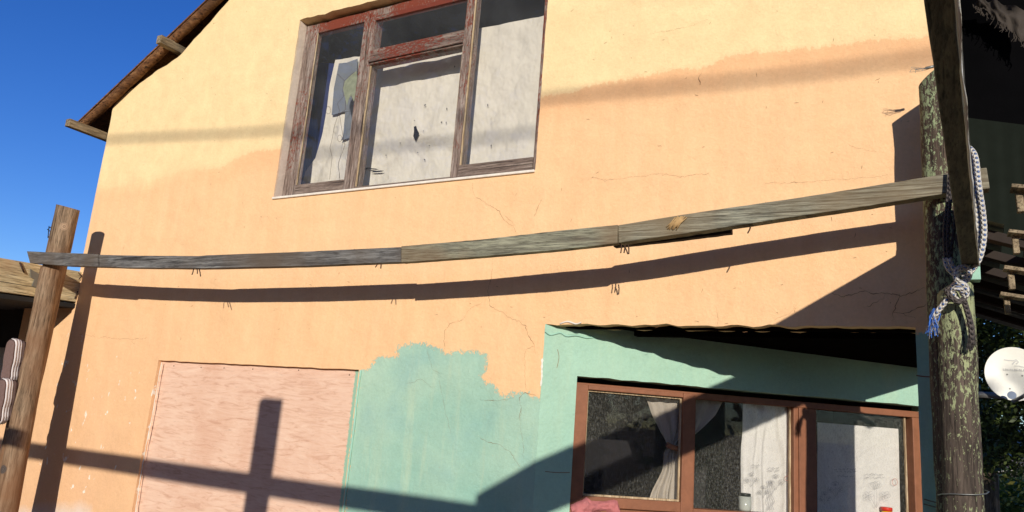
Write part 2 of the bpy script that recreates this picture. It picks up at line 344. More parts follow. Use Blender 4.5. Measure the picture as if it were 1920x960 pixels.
# painted plaster; signed distances to the painted edges are stored on the mesh, noise roughens them
def wallmat(name, mode):
    m, t, bs = mat(name); v = coords(t); att = lambda n: N(t, 'ShaderNodeAttribute', attribute_name=n).outputs['Fac']
    lo = noise(t, v, 1.3, 4); mid = noise(t, v, 5.5, 6, .6); fine = noise(t, v, 45, 5, .7)
    streak = noise(t, coords(t, (5, 5, .6)), 2.2, 5, .65)
    green = mix(t, ramp(t, lo, ((.35, 0.0), (.65, 1.0))), (.27, .47, .385), (.39, .55, .43))
    green = mix(t, ramp(t, streak, ((.52, 0.0), (.70, .6))), green, (.44, .55, .40))
    green = mix(t, ramp(t, noise(t, v, 3.3, 4, .5, .3), ((.52, 0.0), (.66, .45))), green, (.25, .43, .40))
    gfl = noise(t, v, 38, 6, .75, .6); green = mix(t, ramp(t, gfl, ((.66, 0.0), (.72, .7))), green, (.55, .68, .56))
    if mode == 'main':
        yel = mix(t, ramp(t, mid, ((.3, 0.0), (.7, 1.0))), (.80, .595, .325), (.83, .65, .36))
        org = mix(t, ramp(t, streak, ((.3, 0.0), (.7, 1.0))), (.80, .495, .265), (.82, .54, .30))
        # thin coats let the paler ground show
        org = mix(t, ramp(t, lo, ((.55, 0.0), (.75, .35))), org, (.74, .44, .24))
        edge = mathn(t, 'ADD', mathn(t, 'MULTIPLY', mathn(t, 'SUBTRACT', noise(t, coords(t, (3.2, 1, .8)), 6, 6, .7), .5), .08), mathn(t, 'MULTIPLY', mathn(t, 'SUBTRACT', fine, .5), .05))
        d = mathn(t, 'ADD', att('sd_orange'), edge); soft = att('soft')
        dl = ramp(t, mathn(t, 'ADD', mathn(t, 'MULTIPLY', d, 24), .5, True), ((.0, 0.0), (1.0, 1.0)))
        ds = ramp(t, mathn(t, 'ADD', mathn(t, 'MULTIPLY', d, 7), .5, True), ((.0, 0.0), (1.0, 1.0)))
        mo = mix(t, soft, dl, ds); col = mix(t, mo, yel, org)
        sz = N(t, 'ShaderNodeSeparateXYZ'); lk(t, N(t, 'ShaderNodeTexCoord').outputs['Object'], sz.inputs[0])
        fd = mathn(t, 'MULTIPLY', mathn(t, 'MULTIPLY', mathn(t, 'SUBTRACT', 2.75, sz.outputs[2]), .5, True), mathn(t, 'MULTIPLY', mathn(t, 'SUBTRACT', -2.6, sz.outputs[0]), .5, True))
        col = mix(t, mathn(t, 'MULTIPLY', fd, mathn(t, 'ADD', mid, .35)), col, (.70, .43, .25))
        # darker first coat along the new paint's edge on the right
        band = ramp(t, mathn(t, 'MULTIPLY', d, 6, True), ((0.0, 0.0), (.02, 1.0), (.45, .8), (1.0, 0.0)))
        bm_ = mathn(t, 'MULTIPLY', mathn(t, 'MULTIPLY', band, mathn(t, 'SUBTRACT', 1.0, soft)), .4)
        col = mix(t, bm_, col, (.72, .36, .17))
        # green patch on the main wall
        ge = mathn(t, 'ADD', mathn(t, 'MULTIPLY', mathn(t, 'ADD', mathn(t, 'SUBTRACT', noise(t, v, 24, 7, .8), .5), mathn(t, 'MULTIPLY', mathn(t, 'SUBTRACT', noise(t, coords(t, (1, 1, .6)), 75, 5, .8, .8), .5), 1.1)), .10), att('sd_green'))
        mg = ramp(t, mathn(t, 'ADD', mathn(t, 'MULTIPLY', ge, 150), .5, True), ((.0, 0.0), (1.0, 1.0)))
        col = mix(t, mg, col, green)
        # pale limewash at the foot and white chips
        we = mathn(t, 'ADD', mathn(t, 'MULTIPLY', mathn(t, 'SUBTRACT', mid, .5), .08), att('sd_white'))
        col = mix(t, ramp(t, mathn(t, 'ADD', mathn(t, 'MULTIPLY', we, 12), .5, True), ((0.0, 0.0), (1.0, .8))), col, (.66, .58, .52))
        chip = noise(t, coords(t, (1, 1, .55)), 19, 5, .6, .3)
        cm = mathn(t, 'ADD', chip, mathn(t, 'MULTIPLY', att('chip'), .15))
        col = mix(t, ramp(t, cm, ((.785, 0.0), (.795, 1.0))), col, (.80, .74, .64))
        col = mix(t, ramp(t, fine, ((.24, .5), (.33, 0.0))), col, (.55, .30, .15))
    else:
        col = mix(t, .6, green, (.35, .55, .43))
    mot = mix(t, .5, ramp(t, noise(t, v, 11, 7, .72, .4), ((.3, .88), (.7, 1.04))), ramp(t, noise(t, v, 70, 4, .8), ((.3, .86), (.6, 1.04))))
    col = mix(t, 1.0, col, mot, 'MULTIPLY')
    pits = noise(t, v, 33, 3, .5, 1.2); col = mix(t, ramp(t, pits, ((.20, .6), (.235, 0.0))), col, (.42, .25, .15))
    lk(t, col, bs.inputs['Base Color']); bs.inputs['Roughness'].default_value = .8; bs.inputs['Specular IOR Level'].default_value = .15
    n1 = bump(t, bs, mathn(t, 'ADD', noise(t, v, 2.6, 2, .45), mathn(t, 'MULTIPLY', noise(t, coords(t, (1, 1, 1.6)), 7, 3, .5, .2), .18)), .6, .05)
    hh = mathn(t, 'ADD', noise(t, v, 30, 7, .66, .15), mathn(t, 'MULTIPLY', ramp(t, gfl, ((.6, 0.0), (.7, 1.0))), .3))
    if mode == 'main': hh = mathn(t, 'ADD', hh, mathn(t, 'MULTIPLY', mg, .8))
    n2 = bump(t, bs, hh, .38, .010, n1)
    bump(t, bs, noise(t, v, 120, 4, .7), .4, .002, n2); return m
M['wall'] = wallmat('painted_plaster', 'main'); M['gwall'] = wallmat('green_painted_plaster', 'green')
M['soffit'] = plain('shade_black_soffit', (.006, .005, .0045), 1, spec=0)  # deep shade of the recess is put into this near-black colour
M['floorlit'] = plain('step_slab', (.35, .28, .2), .9)

# ------------------------------------------------------------------ signed distance to polygons (X,Z on the wall)
def sdf(P, poly):
    poly = np.array(poly, float); d2 = np.full(len(P), 1e9); inside = np.zeros(len(P), bool)
    for i in range(len(poly)):
        a = poly[i]; b = poly[(i+1) % len(poly)]; ab = b-a; L = ab@ab+1e-12
        tt = np.clip(((P-a)@ab)/L, 0, 1); q = P-(a+tt[:, None]*ab); d2 = np.minimum(d2, (q*q).sum(1))
        c = ((a[1] > P[:, 1]) != (b[1] > P[:, 1])); x = a[0]+(P[:, 1]-a[1])*(b[0]-a[0])/(b[1]-a[1]+1e-12); inside ^= c & (P[:, 0] < x)
    d = np.sqrt(d2); return np.where(inside, d, -d)
def imgpoly(pts): return [onY(*p)[[0, 2]] for p in pts]

# ================================================================== SETTING
bm = bmesh.new(); bmesh.ops.create_circle(bm, cap_ends=True, radius=9000, segments=64)
tag(obj('ground', bm, M['ground']), kind='structure')
bm = bmesh.new()
nh = 80; top = []
prev = None
for i in range(nh+1):
    a = math.radians(-60+i*1.6); R_ = 6500
    h = 180+330*(0.5+0.5*math.sin(i*.23+1.1))*(.6+.4*mnoise.noise(Vector((i*.21, 3, 1))))+60*mnoise.noise(Vector((i*.7, 1, 0)))
    x, y = R_*math.sin(a), R_*math.cos(a); x2, y2 = 1.25*x, 1.25*y
    r = [bm.verts.new((x*.8, y*.8, -1)), bm.verts.new((x*.9, y*.9, h*.45)), bm.verts.new((x, y, h)), bm.verts.new((x2, y2, -1))]
    if prev:
        for k in range(3): bm.faces.new((prev[k], r[k], r[k+1], prev[k+1]))
    prev = r
tag(obj('hills', bm, M['hill'], smooth=True), kind='structure')

# ================================================================== HOUSE
house = tag(empty('house', (-2.6, 0, 0)), 'two-storey plastered house painted yellow, orange and mint green with a rusty verge', 'house')
H = lambda o: keep(o, house)
def fx(x, y, Y=.06): return float(onY(*z2(x, y), Y)[0])
def fz(x, y, Y=.06): return float(onY(*z2(x, y), Y)[2])
XL = -5.19; XR = 0.12
UX0, UX1 = float(onY(*z2(97, 500))[0]), float(onY(*z2(1302, 400))[0]); UZ0 = 2.818; UZ1 = float(onY(563, 37)[2])
PX0, PX1 = float(onY(275, 800)[0]), float(onY(660, 800)[0]); PZ0, PZ1 = 0.35, 1.832
RX1 = float(onY(1718, 650)[0]); RZ1 = 2.075
print('upper', UX0, UX1, UZ0, UZ1, 'ply', PX0, PX1, 'recess', RX1)
rake = [onY(*p)[[0, 2]] for p in ((200, 215), (213, 200), (222, 185), (250, 165), (280, 143), (318, 118), (332, 108), (347, 93), (388, 48), (430, 0))]
rx = [r[0] for r in rake]; rz = [r[1] for r in rake]
rx[0] = XL; rz[0] = 3.64
rx += [rx[-1]+3.2]; rz += [rz[-1]+3.2*.62]
def topz(x): return float(np.interp(x, rx, rz))
def lines(a, b, step, must):
    v = sorted(set([round(a, 5), round(b, 5)]+[round(m, 5) for m in must if a <= m <= b])); out = []
    for p, q in zip(v[:-1], v[1:]):
        n = max(1, int(math.ceil((q-p)/step))); out += [p+(q-p)*i/n for i in range(n)]
    return out+[v[-1]]
def gridwall(us, zs, holes, to3, topf=None):
    """plane grid with openings; returns bmesh and boundary loops get a return of their own by extrusion"""
    bm = bmesh.new(); V = {}
    def vert(i, j):
        if (i, j) not in V:
            z = zs[j]
            if topf: z = min(z, topf(us[i]))
            V[(i, j)] = bm.verts.new(to3(us[i], z))
        return V[(i, j)]
    for i in range(len(us)-1):
        for j in range(len(zs)-1):
            uc = (us[i]+us[i+1])/2; zc = (zs[j]+zs[j+1])/2
            if any(a < uc < b and c < zc < d for a, b, c, d in holes): continue
            if topf and zs[j] >= max(topf(us[i]), topf(us[i+1])): continue
            bm.faces.new((vert(i, j), vert(i+1, j), vert(i+1, j+1), vert(i, j+1)))
    bmesh.ops.remove_doubles(bm, verts=bm.verts, dist=1e-5)
    bmesh.ops.dissolve_degenerate(bm, edges=bm.edges, dist=1e-5)
    return bm
holes = [(UX0, UX1, UZ0, UZ1), (PX0, PX1, PZ0, PZ1), (XP, RX1, -1, RZ1)]
us = lines(XL, XR, .03, [UX0, UX1, PX0, PX1, XP, RX1]+rx[1:9]); zs = lines(-0.1, 5.4, .03, [UZ0, UZ1, PZ0, PZ1, RZ1])
bm = gridwall(us, zs, holes, lambda u, z: (u, 0, z), topz)
# uneven plaster edges at the openings, then returns into the wall
be = [e for e in bm.edges if e.is_boundary]
for v in {v for e in be for v in e.verts}:
    n1 = mnoise.noise(v.co*14); n2 = mnoise.noise(v.co*14+Vector((9, 9, 9))); k = .004
    if abs(v.co.z-RZ1) < .01 and v.co.x > XP-.01: k = .012
    if abs(v.co.x-RX1) < .01 and v.co.z < RZ1: k = .002
    if v.co.z > 3.6: k = .010
    v.co.x += n1*k*.6; v.co.z += n2*k
# chipped corner above the far end of the recess
r = bmesh.ops.extrude_edge_only(bm, edges=be)
nv = [g for g in r['geom'] if isinstance(g, bmesh.types.BMVert)]
for v in nv:
    dep = .16
    if UX0-.05 < v.co.x < UX1+.05 and v.co.z > UZ0-.05 and v.co.z < UZ1+.05 and v.co.x > XL+1: dep = .16
    if PX0-.05 < v.co.x < PX1+.05 and v.co.z < PZ1+.05: dep = .06
    v.co.y += dep
P = np.array([(v.co.x, v.co.z) for v in bm.verts]); PY = np.array([v.co.y for v in bm.verts])
org = [(-200, 352), (150, 356), (185, 351), (210, 352), (240, 348), (280, 346), (298, 336), (330, 322), (370, 317), (410, 316), (440, 298), (470, 284), (520, 279), (560, 276), (800, 232), (1003, 190), (1022, 178), (1060, 176), (1110, 160), (1180, 148), (1250, 132), (1300, 128), (1325, 128), (1335, 124), (1370, 104), (1400, 101), (1470, 95), (1560, 86), (1600, 79), (1660, 73), (1745, 70), (1900, 62)]
org3 = imgpoly(org)+[np.array([3, -3]), np.array([-9, -3])]
gr = [(645, 990), (655, 850), (668, 760), (676, 694), (700, 689), (702, 671), (745, 669), (748, 650), (770, 645), (805, 646), (826, 656), (836, 664), (872, 658), (905, 661), (914, 664), (911, 690), (902, 700), (905, 709), (922, 722), (928, 730), (941, 743), (960, 741), (968, 734), (990, 737), (1000, 744), (1014, 749)]
gr3 = imgpoly(gr)+[np.array([XP+.05, imgpoly([(1014, 749)])[0][1]]), np.array([XP+.05, -1]), np.array([imgpoly([(645, 990)])[0][0], -1])]
wh = imgpoly([(30, 958), (60, 952), (150, 949), (168, 955), (172, 1010), (20, 1010)])
ch = imgpoly([(100, 600), (150, 600), (290, 690), (262, 900), (100, 960), (60, 960)])
sd_o = sdf(P, org3); sd_g = sdf(P, gr3); sd_w = sdf(P, wh); sd_c = np.clip(sdf(P, ch)*6+.3, 0, 1)
pil = sdf(P, [(RX1-.03, -1), (RX1-.03, RZ1-.02), (2, RZ1-.02), (2, -1)]); sd_g = np.maximum(sd_g, pil)
chipx = np.exp(-((P[:, 0]-PX0)/.03)**2)*(P[:, 1] < PZ1+.03)*1.3
chipx = chipx+np.exp(-((P[:, 0]-XP)/.02)**2)*(P[:, 1] < RZ1)*(P[:, 1] > 1.75)*1.0
sd_c = np.maximum(sd_c, chipx)
rev = (np.abs(P[:, 0]-UX0) < .012) & (P[:, 1] > UZ0-.01) & (P[:, 1] < UZ1+.01)
sd_w = np.where(rev & (PY > .05), .5, np.where(rev, -.01, sd_w))
soft = np.clip((-3.3-P[:, 0])/1.2, 0, .85)
# cracks as thin sunk-looking strokes in the wall's own mesh
def crack(pts, wd, n=12, amp=.009, plane=0.0, f3=None, seed=0):
    q = []; amp2 = .006
    base = [onY(*p, 0)-np.array([0, .0015, 0]) if f3 is None else f3(*p) for p in pts]
    for i in range(len(base)-1):
        for k in range(n):
            t = k/n; p = base[i]*(1-t)+base[i+1]*t
            nn = mnoise.noise_vector(Vector((p[0]*17+seed, p[2]*17, seed)))
            n2_ = mnoise.noise_vector(Vector((p[0]*90+seed, p[2]*90, seed))); q.append(Vector((p[0]+nn.x*amp+n2_.x*amp2, p[1], p[2]+nn.y*amp+n2_.y*amp2)))
    q.append(Vector(base[-1]))
    m_ = len(q); ws = [wd*1.25*(.15+.85*abs(mnoise.noise(q[i]*23)))*(.35+.65*math.sin(math.pi*min(1, (i+1)/(m_+1)))**.5)*(.6+.5*abs(mnoise.noise(q[i]*40))) for i in range(m_)]
    ribbon(bm, q, ws, (0, -1, 0), 1)
nfaces0 = len(bm.verts)
CR = [([(885, 345), (890, 368), (915, 385), (938, 395), (945, 412), (962, 425), (968, 438)], .0035),
      ([(945, 400), (958, 415), (966, 425)], .002), ([(1018, 372), (1008, 392), (1002, 405)], .004),
      ([(925, 485), (923, 510), (915, 545), (918, 572), (940, 585), (965, 600), (985, 610), (990, 628), (1003, 645), (1005, 665)], .0045),
      ([(905, 565), (880, 580), (868, 600), (845, 608), (835, 622), (834, 648), (828, 665)], .003), ([(1000, 650), (985, 655), (984, 700), (988, 730)], .003),
      ([(1110, 333), (1140, 338), (1180, 332), (1230, 326), (1280, 331), (1330, 324)], .003), ([(1428, 346), (1480, 342), (1530, 340), (1580, 336), (1650, 331), (1672, 329)], .0028),
      ([(1440, 605), (1480, 590), (1500, 560)], .001),
      ([(1558, 549), (1580, 555), (1620, 545), (1640, 553), (1672, 549), (1690, 554), (1715, 545), (1737, 541)], .007),
      ([(1688, 553), (1678, 575), (1674, 590), (1672, 602)], .006), ([(1674, 587), (1694, 587), (1712, 578), (1738, 570)], .006), ([(1695, 587), (1705, 594), (1716, 598)], .003),
      ([(1668, 553), (1645, 565), (1625, 575)], .003), ([(185, 632), (215, 634), (250, 637), (275, 633)], .004), ([(150, 626), (165, 628), (178, 632)], .004),
      ([(248, 638), (252, 645)], .004), ([(1340, 572), (1346, 590), (1344, 610)], .002), ([(1490, 572), (1492, 590)], .002), ([(1005, 740), (985, 738), (975, 745), (978, 765), (975, 790)], .006),
      ([(965, 745), (940, 752), (900, 748)], .003), ([(978, 765), (975, 800), (980, 840), (982, 860)], .003), ([(1225, 62), (1262, 55), (1300, 46), (1330, 35)], .0022),
      ([(1585, 270), (1610, 278), (1645, 283)], .0015),
      ([(1315, 136), (1312, 150), (1314, 158)], .007), 
      ([(1225, 62), (1262, 55)], .001), ([(820, 700), (838, 780), (845, 815)], .003), ([(900, 822), (930, 832), (955, 845), (975, 875)], .004), ([(800, 655), (812, 690), (825, 700)], .003), ([(760, 720), (790, 712), (812, 728)], .003)]
for i, (c, w_) in enumerate(CR): crack(c, w_*.85, seed=i*3.1)
for i in range(150):     # nicks and pits in the plaster
    x_, y_ = random.uniform(180, 1700), random.uniform(20, 640)
    p = onY(x_, y_)
    if not (XL < p[0] < XR and p[2] < topz(p[0])-.05): continue
    if UX0-.05 < p[0] < UX1+.05 and UZ0-.05 < p[2] < UZ1+.05: continue
    a = random.uniform(-.5, .5) if random.random() < .6 else random.uniform(1.2, 1.9); L_ = random.uniform(.004, .022)
    q = [Vector((p[0]+math.cos(a)*L_*(t-.5)+random.uniform(-.001, .001), -.0015, p[2]+math.sin(a)*L_*(t-.5)+random.uniform(-.002, .002))) for t in (0, .33, .66, 1)]
    ribbon(bm, q, [.0005, .0013, .0015, .0005], (0, -1, 0), 1)
for v in bm.verts: pass
nall = len(bm.verts)
pad = lambda a, val=0.: np.concatenate([a, np.full(nall-len(a), val)])
for o_ in (1,): pass
bm.verts.ensure_lookup_table()
bmesh.ops.recalc_face_normals(bm, faces=bm.faces)
me = bpy.data.meshes.new('wall'); bm.to_mesh(me); bm.free()
wall = link('wall', me, [M['wall'], M['crack']])
for nme, arr in (('sd_orange', sd_o), ('sd_green', sd_g), ('sd_white', sd_w), ('chip', sd_c), ('soft', soft)):
    a = me.attributes.new(nme, 'FLOAT', 'POINT'); a.data.foreach_set('value', pad(arr).astype(np.float32))
H(wall)
# upper core: masonry behind the plaster face, dark rooms
def shell(name, bm, m): return H(obj(name, bm, m))
bm = bmesh.new()                                                   # side wall, back wall, floors of the upper storey
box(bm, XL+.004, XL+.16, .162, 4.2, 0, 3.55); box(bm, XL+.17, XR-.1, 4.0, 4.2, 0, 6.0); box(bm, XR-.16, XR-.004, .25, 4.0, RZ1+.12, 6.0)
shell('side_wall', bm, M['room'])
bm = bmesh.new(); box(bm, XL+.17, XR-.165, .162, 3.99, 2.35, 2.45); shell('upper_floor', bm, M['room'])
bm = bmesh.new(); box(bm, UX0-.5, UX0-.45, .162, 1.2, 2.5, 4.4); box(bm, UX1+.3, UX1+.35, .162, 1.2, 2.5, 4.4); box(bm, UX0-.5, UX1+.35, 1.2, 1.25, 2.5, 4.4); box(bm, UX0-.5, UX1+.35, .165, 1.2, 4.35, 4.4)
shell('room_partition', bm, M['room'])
# plaster slabs closing the wall core around the upper window and the boarded opening
bm = bmesh.new(); box(bm, PX0-.3, PX1+.3, .30, .34, 0, 2.2); shell('board_backing', bm, M['dark'])
# boarded opening
bm = bmesh.new(); box(bm, PX0-.02, PX1+.02, .028, .046, PZ0-.02, PZ1+.02)
ply = obj('plywood_board', bm, M['ply'])
for i, (x_, y_) in enumerate(((326, 684), (376, 686), (420, 688), (475, 690), (640, 694))): pass
H(ply); ply['label'] = 'pink washed plywood board closing the lower left opening'
for (x_, y_) in ((326, 686), (377, 689), (420, 690), (474, 692), (560, 694), (655, 703), (285, 760), (272, 830)):
    bm = bmesh.new(); p = onY(x_, y_, .027); bmesh.ops.create_circle(bm, cap_ends=True, radius=.004, segments=7, matrix=Matrix.Translation(Vector(p))@Matrix.Rotation(math.pi/2, 4, 'X'))
    obj('screw_head', bm, M['nail']).parent = ply
bm = bmesh.new()     # white mortar fillet at the left edge of the board
pts = [onY(x_, y_, -.002) for x_, y_ in ((303, 679), (299, 700), (293, 735), (287, 770), (281, 800), (273, 840), (266, 880), (258, 930), (252, 975))]
ribbon(bm, [Vector(p)+Vector((mnoise.noise(Vector(p)*30)*.004, 0, 0)) for p in smooth_path(pts, 6)], [.010*(0.5+abs(mnoise.noise(Vector((i*.9, 0, 0))))) for i in range(49)], (0, -1, 0))
H(obj('mortar_line', bm, M['mortar']))
bm = bmesh.new()     # white caulk edge of the recess
pts = [onY(x_, y_, -.003) for x_, y_ in ((1017, 672), (1016, 690), (1016, 705), (1014, 724))]
ribbon(bm, smooth_path(pts, 6), [.004+.010*abs(math.sin(i*.9))*(.4+abs(mnoise.noise(Vector((i*.7, 0, 0))))) for i in range(19)], (0, -1, 0))
H(obj('caulk_line', bm, M['white']))
# sharp painted ridge between board and green patch
bm = bmesh.new(); pts = [onY(x_, y_, -.004) for x_, y_ in ((677, 694), (670, 740), (664, 800), (656, 860), (648, 925), (640, 990))]
tube(bm, smooth_path(pts, 5), .0055, 6, .3); H(obj('cover_strip', bm, M['mint'], smooth=True))
# recessed wall
SE = 2.0
s_w0 = sG(*z6(206, 345)); s_w1 = min(sG(*z6(1838, 487), .06), SE-.04); zw1 = 1.65+0.272
zw1 = float(onG(1084, 705)[2]); zw0 = 1.15
print('lower window s', s_w0, s_w1, 'top', zw1, onG(1727, 762)[2], 'SE end', gpt(SE, 1))
us = lines(0, SE, .03, [s_w0, s_w1]); zs = lines(-.1, RZ1+.06, .03, [zw0, zw1])
bm = gridwall(us, zs, [(s_w0, s_w1, zw0, zw1)], lambda u, z: gpt(u, z))
be = [e for e in bm.edges if e.is_boundary]
for v in {v for e in be for v in e.verts}:
    v.co.z += mnoise.noise(v.co*16)*.004
r = bmesh.ops.extrude_edge_only(bm, edges=be)
for g in r['geom']:
    if isinstance(g, bmesh.types.BMVert): g.co += Vector(GN)*.13
def fG(px, py): return onG(px, py)-GN*.0015
for i, (c, w_) in enumerate([([(1022, 884), (1045, 886), (1068, 886)], .003), ([(1045, 655), (1048, 670), (1044, 690)], .002)]):
    q = smooth_path([fG(*p) for p in c], 4); ribbon(bm, q, w_, -GN, 1)
gw = H(obj('recessed_wall', bm, [M['gwall'], M['crack']]))
gw['label'] = 'slanting mint green wall set back under the upper storey'
# soffit over the recess
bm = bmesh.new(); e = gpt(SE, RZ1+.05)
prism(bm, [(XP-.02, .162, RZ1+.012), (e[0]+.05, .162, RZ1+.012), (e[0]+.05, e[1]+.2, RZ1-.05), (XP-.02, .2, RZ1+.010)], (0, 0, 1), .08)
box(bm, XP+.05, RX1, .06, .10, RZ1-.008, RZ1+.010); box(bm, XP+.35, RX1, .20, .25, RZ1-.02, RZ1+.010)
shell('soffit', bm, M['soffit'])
# crumbling mortar lip where soffit and green wall meet at the left
bm = bmesh.new()
pts = [onG(x_, y_)-GN*.004 for x_, y_ in ((1022, 622), (1032, 628), (1050, 624), (1062, 630), (1080, 629), (1100, 634), (1118, 632))]
tube(bm, smooth_path(pts, 5), .0035, 6, 1.4)
H(obj('broken_plaster', bm, M['mint'], smooth=True)); bm = bmesh.new()
tube(bm, smooth_path([onY(x_, y_, -.004) for x_, y_ in ((1050, 607), (1064, 603), (1080, 607), (1090, 604))], 5), .0035, 6, 1.6)
H(obj('broken_plaster', bm, M['mortar'], smooth=True))
# lower room behind the recessed wall
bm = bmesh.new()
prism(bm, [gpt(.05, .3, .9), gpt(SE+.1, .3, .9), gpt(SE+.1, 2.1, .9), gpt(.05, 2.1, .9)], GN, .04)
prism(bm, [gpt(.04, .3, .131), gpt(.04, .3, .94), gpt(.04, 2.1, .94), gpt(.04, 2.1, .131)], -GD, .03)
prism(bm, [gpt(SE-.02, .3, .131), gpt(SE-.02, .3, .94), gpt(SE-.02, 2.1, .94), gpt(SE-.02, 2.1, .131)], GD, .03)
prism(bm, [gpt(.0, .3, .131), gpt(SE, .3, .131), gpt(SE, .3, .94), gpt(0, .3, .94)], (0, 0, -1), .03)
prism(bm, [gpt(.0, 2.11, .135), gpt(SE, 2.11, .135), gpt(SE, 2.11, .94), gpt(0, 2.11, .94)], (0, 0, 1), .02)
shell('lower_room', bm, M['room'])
# low step of paint line on the pilaster
bm = bmesh.new(); ribbon(bm, [onY(1718, 704, -.002), onY(1732, 706, -.002), onY(1748, 707, -.002)], .004, (0, -1, 0)); H(obj('paint_joint', bm, M['crack']))
# lower wall running on to the left behind the log
bm = gridwall(lines(XL-.62, XL+.001, .05, []), lines(-.1, 2.205, .05, []), [], lambda u, z: (u, .012, z))
me = bpy.data.meshes.new('lower_side_wall'); 
Pn = np.array([(v.co.x, v.co.z) for v in bm.verts]); bm.to_mesh(me); bm.free(); lw = link('lower_side_wall', me, M['wall'])
for nme, arr in (('sd_orange', np.ones(len(Pn))), ('sd_green', -np.ones(len(Pn))), ('sd_white', sdf(Pn, [(-9, -1), (-9, .8), (-5.2, .8), (-5.2, -1)])), ('chip', np.exp(-((Pn[:, 0]-XL)/.06)**2)*1.1), ('soft', np.ones(len(Pn)))):
    a = me.attributes.new(nme, 'FLOAT', 'POINT'); a.data.foreach_set('value', arr.astype(np.float32))
H(lw)
# roof
roof_a = onY(145, 228, -.07); roof_b = onY(385, 0, -.07)
dr = (roof_b-roof_a); dr /= np.linalg.norm(dr); RA = roof_a-dr*.02; RB = roof_a+dr*4.6
upn = np.array([-dr[2], 0, dr[0]])
bm = bmesh.new()
L_ = 4.6; prevr = None
prism(bm, [RA, RB, RB-upn*.012, RA-upn*.012], (0, 1, 0), 4.4)
roof = obj('roof', bm, M['rust']); H(roof)
def sub(o, par): o.parent = par; return o
bm = bmesh.new()      # rolled verge under the sheet's edge
tube(bm, [Vector(RA+np.array([0, .03, 0])-upn*.045+dr*(L_*i/60)+upn*.008+upn*.004*mnoise.noise(Vector((i*.5, 0, 0)))) for i in range(61)], .034, 10, .06)
sub(obj('rusty_verge', bm, M['rust'], smooth=True), roof)
bm = bmesh.new(); beam(bm, onY(166, 244, .10), onY(236, 176, .10), .05, .06, upn); sub(obj('rafter', bm, plain('grey_rafter', (.16, .14, .12), .8)), roof)
def purlin(px, py, qx, qy, s=.05, h=.06):
    A = onY(px, py, .0); n = None
    best = min(((np.linalg.norm(np.array(_proj(A+np.array([0, -t, 0])))-np.array([qx, qy])), t) for t in np.arange(.02, .6, .005)))
    bm = bmesh.new(); beam(bm, A+np.array([0, .3, 0]), A+np.array([0, -best[1], 0]), s, h, (0, 0, 1), 4, rag=.003)
    return sub(obj('purlin', bm, M['purlin'], bevel=.003), roof)
def _proj(P):
    v = P-CAM; z = v@FW; return (960+FPX*(v@RI)/z, 480-FPX*(v@UP)/z)
purlin(333, 92, 297, 74); purlin(196, 256, 124, 236, .05, .055)

# ------------------------------------------------ upper window
fy = .06; Wn = M['redframe']; Wh = M['redframe_h']
zb = UZ0; zt = UZ1-.015
win = H(obj('window', (lambda b: (box(b, UX0+.002, fx(172, 500), fy, fy+.07, zb+.002, zt), box(b, fx(172, 500), UX1-.002, fy, fy+.07, zt-.05, zt), box(b, fx(172, 500), UX1-.002, fy, fy+.07, zb+.002, zb+.028), box(b, fx(1288, 400), UX1-.002, fy, fy+.07, zb+.028, zt-.05), b)[-1])(bmesh.new()), Wn, bevel=.003))
win['label'] = 'upper window with peeling red timber frame'
def wpart(name, x0, x1, z0, z1, y0, y1, m, par=win):
    b = bmesh.new(); box(b, x0, x1, y0, y1, z0, z1); return sub(obj(name, b, m, bevel=.0025), par)
mx0, mx1 = fx(440, 500), fx(466, 500); nx0, nx1 = fx(914, 400), fx(948, 400)
wpart('mullion', mx0, mx1, zb+.028, zt-.05, fy-.004, fy+.068, Wn); wpart('mullion', nx0, nx1, zb+.028, zt-.05, fy-.006, fy+.067, Wn)
# left sash
lg0, lg1 = fx(198, 500), fx(418, 500); lzt = fz(345, 137); lzb = fz(250, 866)
b = bmesh.new(); y0 = fy-.012
box(b, fx(172, 500)-.006, lg0, y0, fy+.03, zb+.024, lzt+.045); box(b, lg1, mx0+.002, y0, fy+.03, zb+.024, lzt+.045)
box(b, lg0, lg1, y0+.001, fy+.029, lzt, lzt+.044)
sub(obj('sash', b, Wn, bevel=.003), win); wpart('bottom_rail', lg0, lg1, zb+.022, lzb, y0-.001, fy+.031, Wh)
rzb0 = fz(1100, 762)
# centre bead and transom
tzb = fz(720, 262); tzt = fz(720, 192); czb = fz(660, 858)
wpart('transom', mx1, nx0, tzb, tzt, fy-.010, fy+.06, Wh); wpart('transom_lip', mx1-.002, nx0+.002, tzb+.010, tzb+.022, fy-.022, fy-.010, Wh)
wpart('top_rail', mx1, nx0, fz(720, 50), zt-.05, fy-.006, fy+.03, Wh)
for (a_, b__) in ((mx1, mx1+.006), (nx0-.006, nx0)): wpart('glazing_bead', a_, b__, czb, tzb, fy+.000, fy+.0115, M['bead'])
wpart('glazing_bead', nx1, nx1+.006, rzb0, zt-.05, fy+.002, fy+.015, M['bead']); wpart('glazing_bead', lg0, lg0+.005, lzb, lzt, fy-.010, fy-.002, M['bead'])
rzb = fz(1100, 762)
wpart('bottom_rail', nx1, fx(1288, 400), zb+.028, rzb, fy-.004, fy+.05, Wh); wpart('bottom_rail', mx1, nx0, zb+.028, czb, fy+.002, fy+.05, Wh)
b = bmesh.new(); box(b, UX0-.0, UX1, -.012, .058, zb-.012, zb+.0015)
sub(obj('sill', b, M['mortar'], bevel=.003), win)
def pane(name, x0, x1, z0, z1, y, m, par):
    b = bmesh.new(); box(b, x0-.003, x1+.003, y, y+.003, z0-.003, z1+.003); return sub(obj(name, b, m), par)
pane('pane', lg0, lg1, lzb, lzt, fy-.001, M['glass_up'], win); pane('pane', mx1, nx0, czb, tzb, fy+.012, M['glass_up'], win)
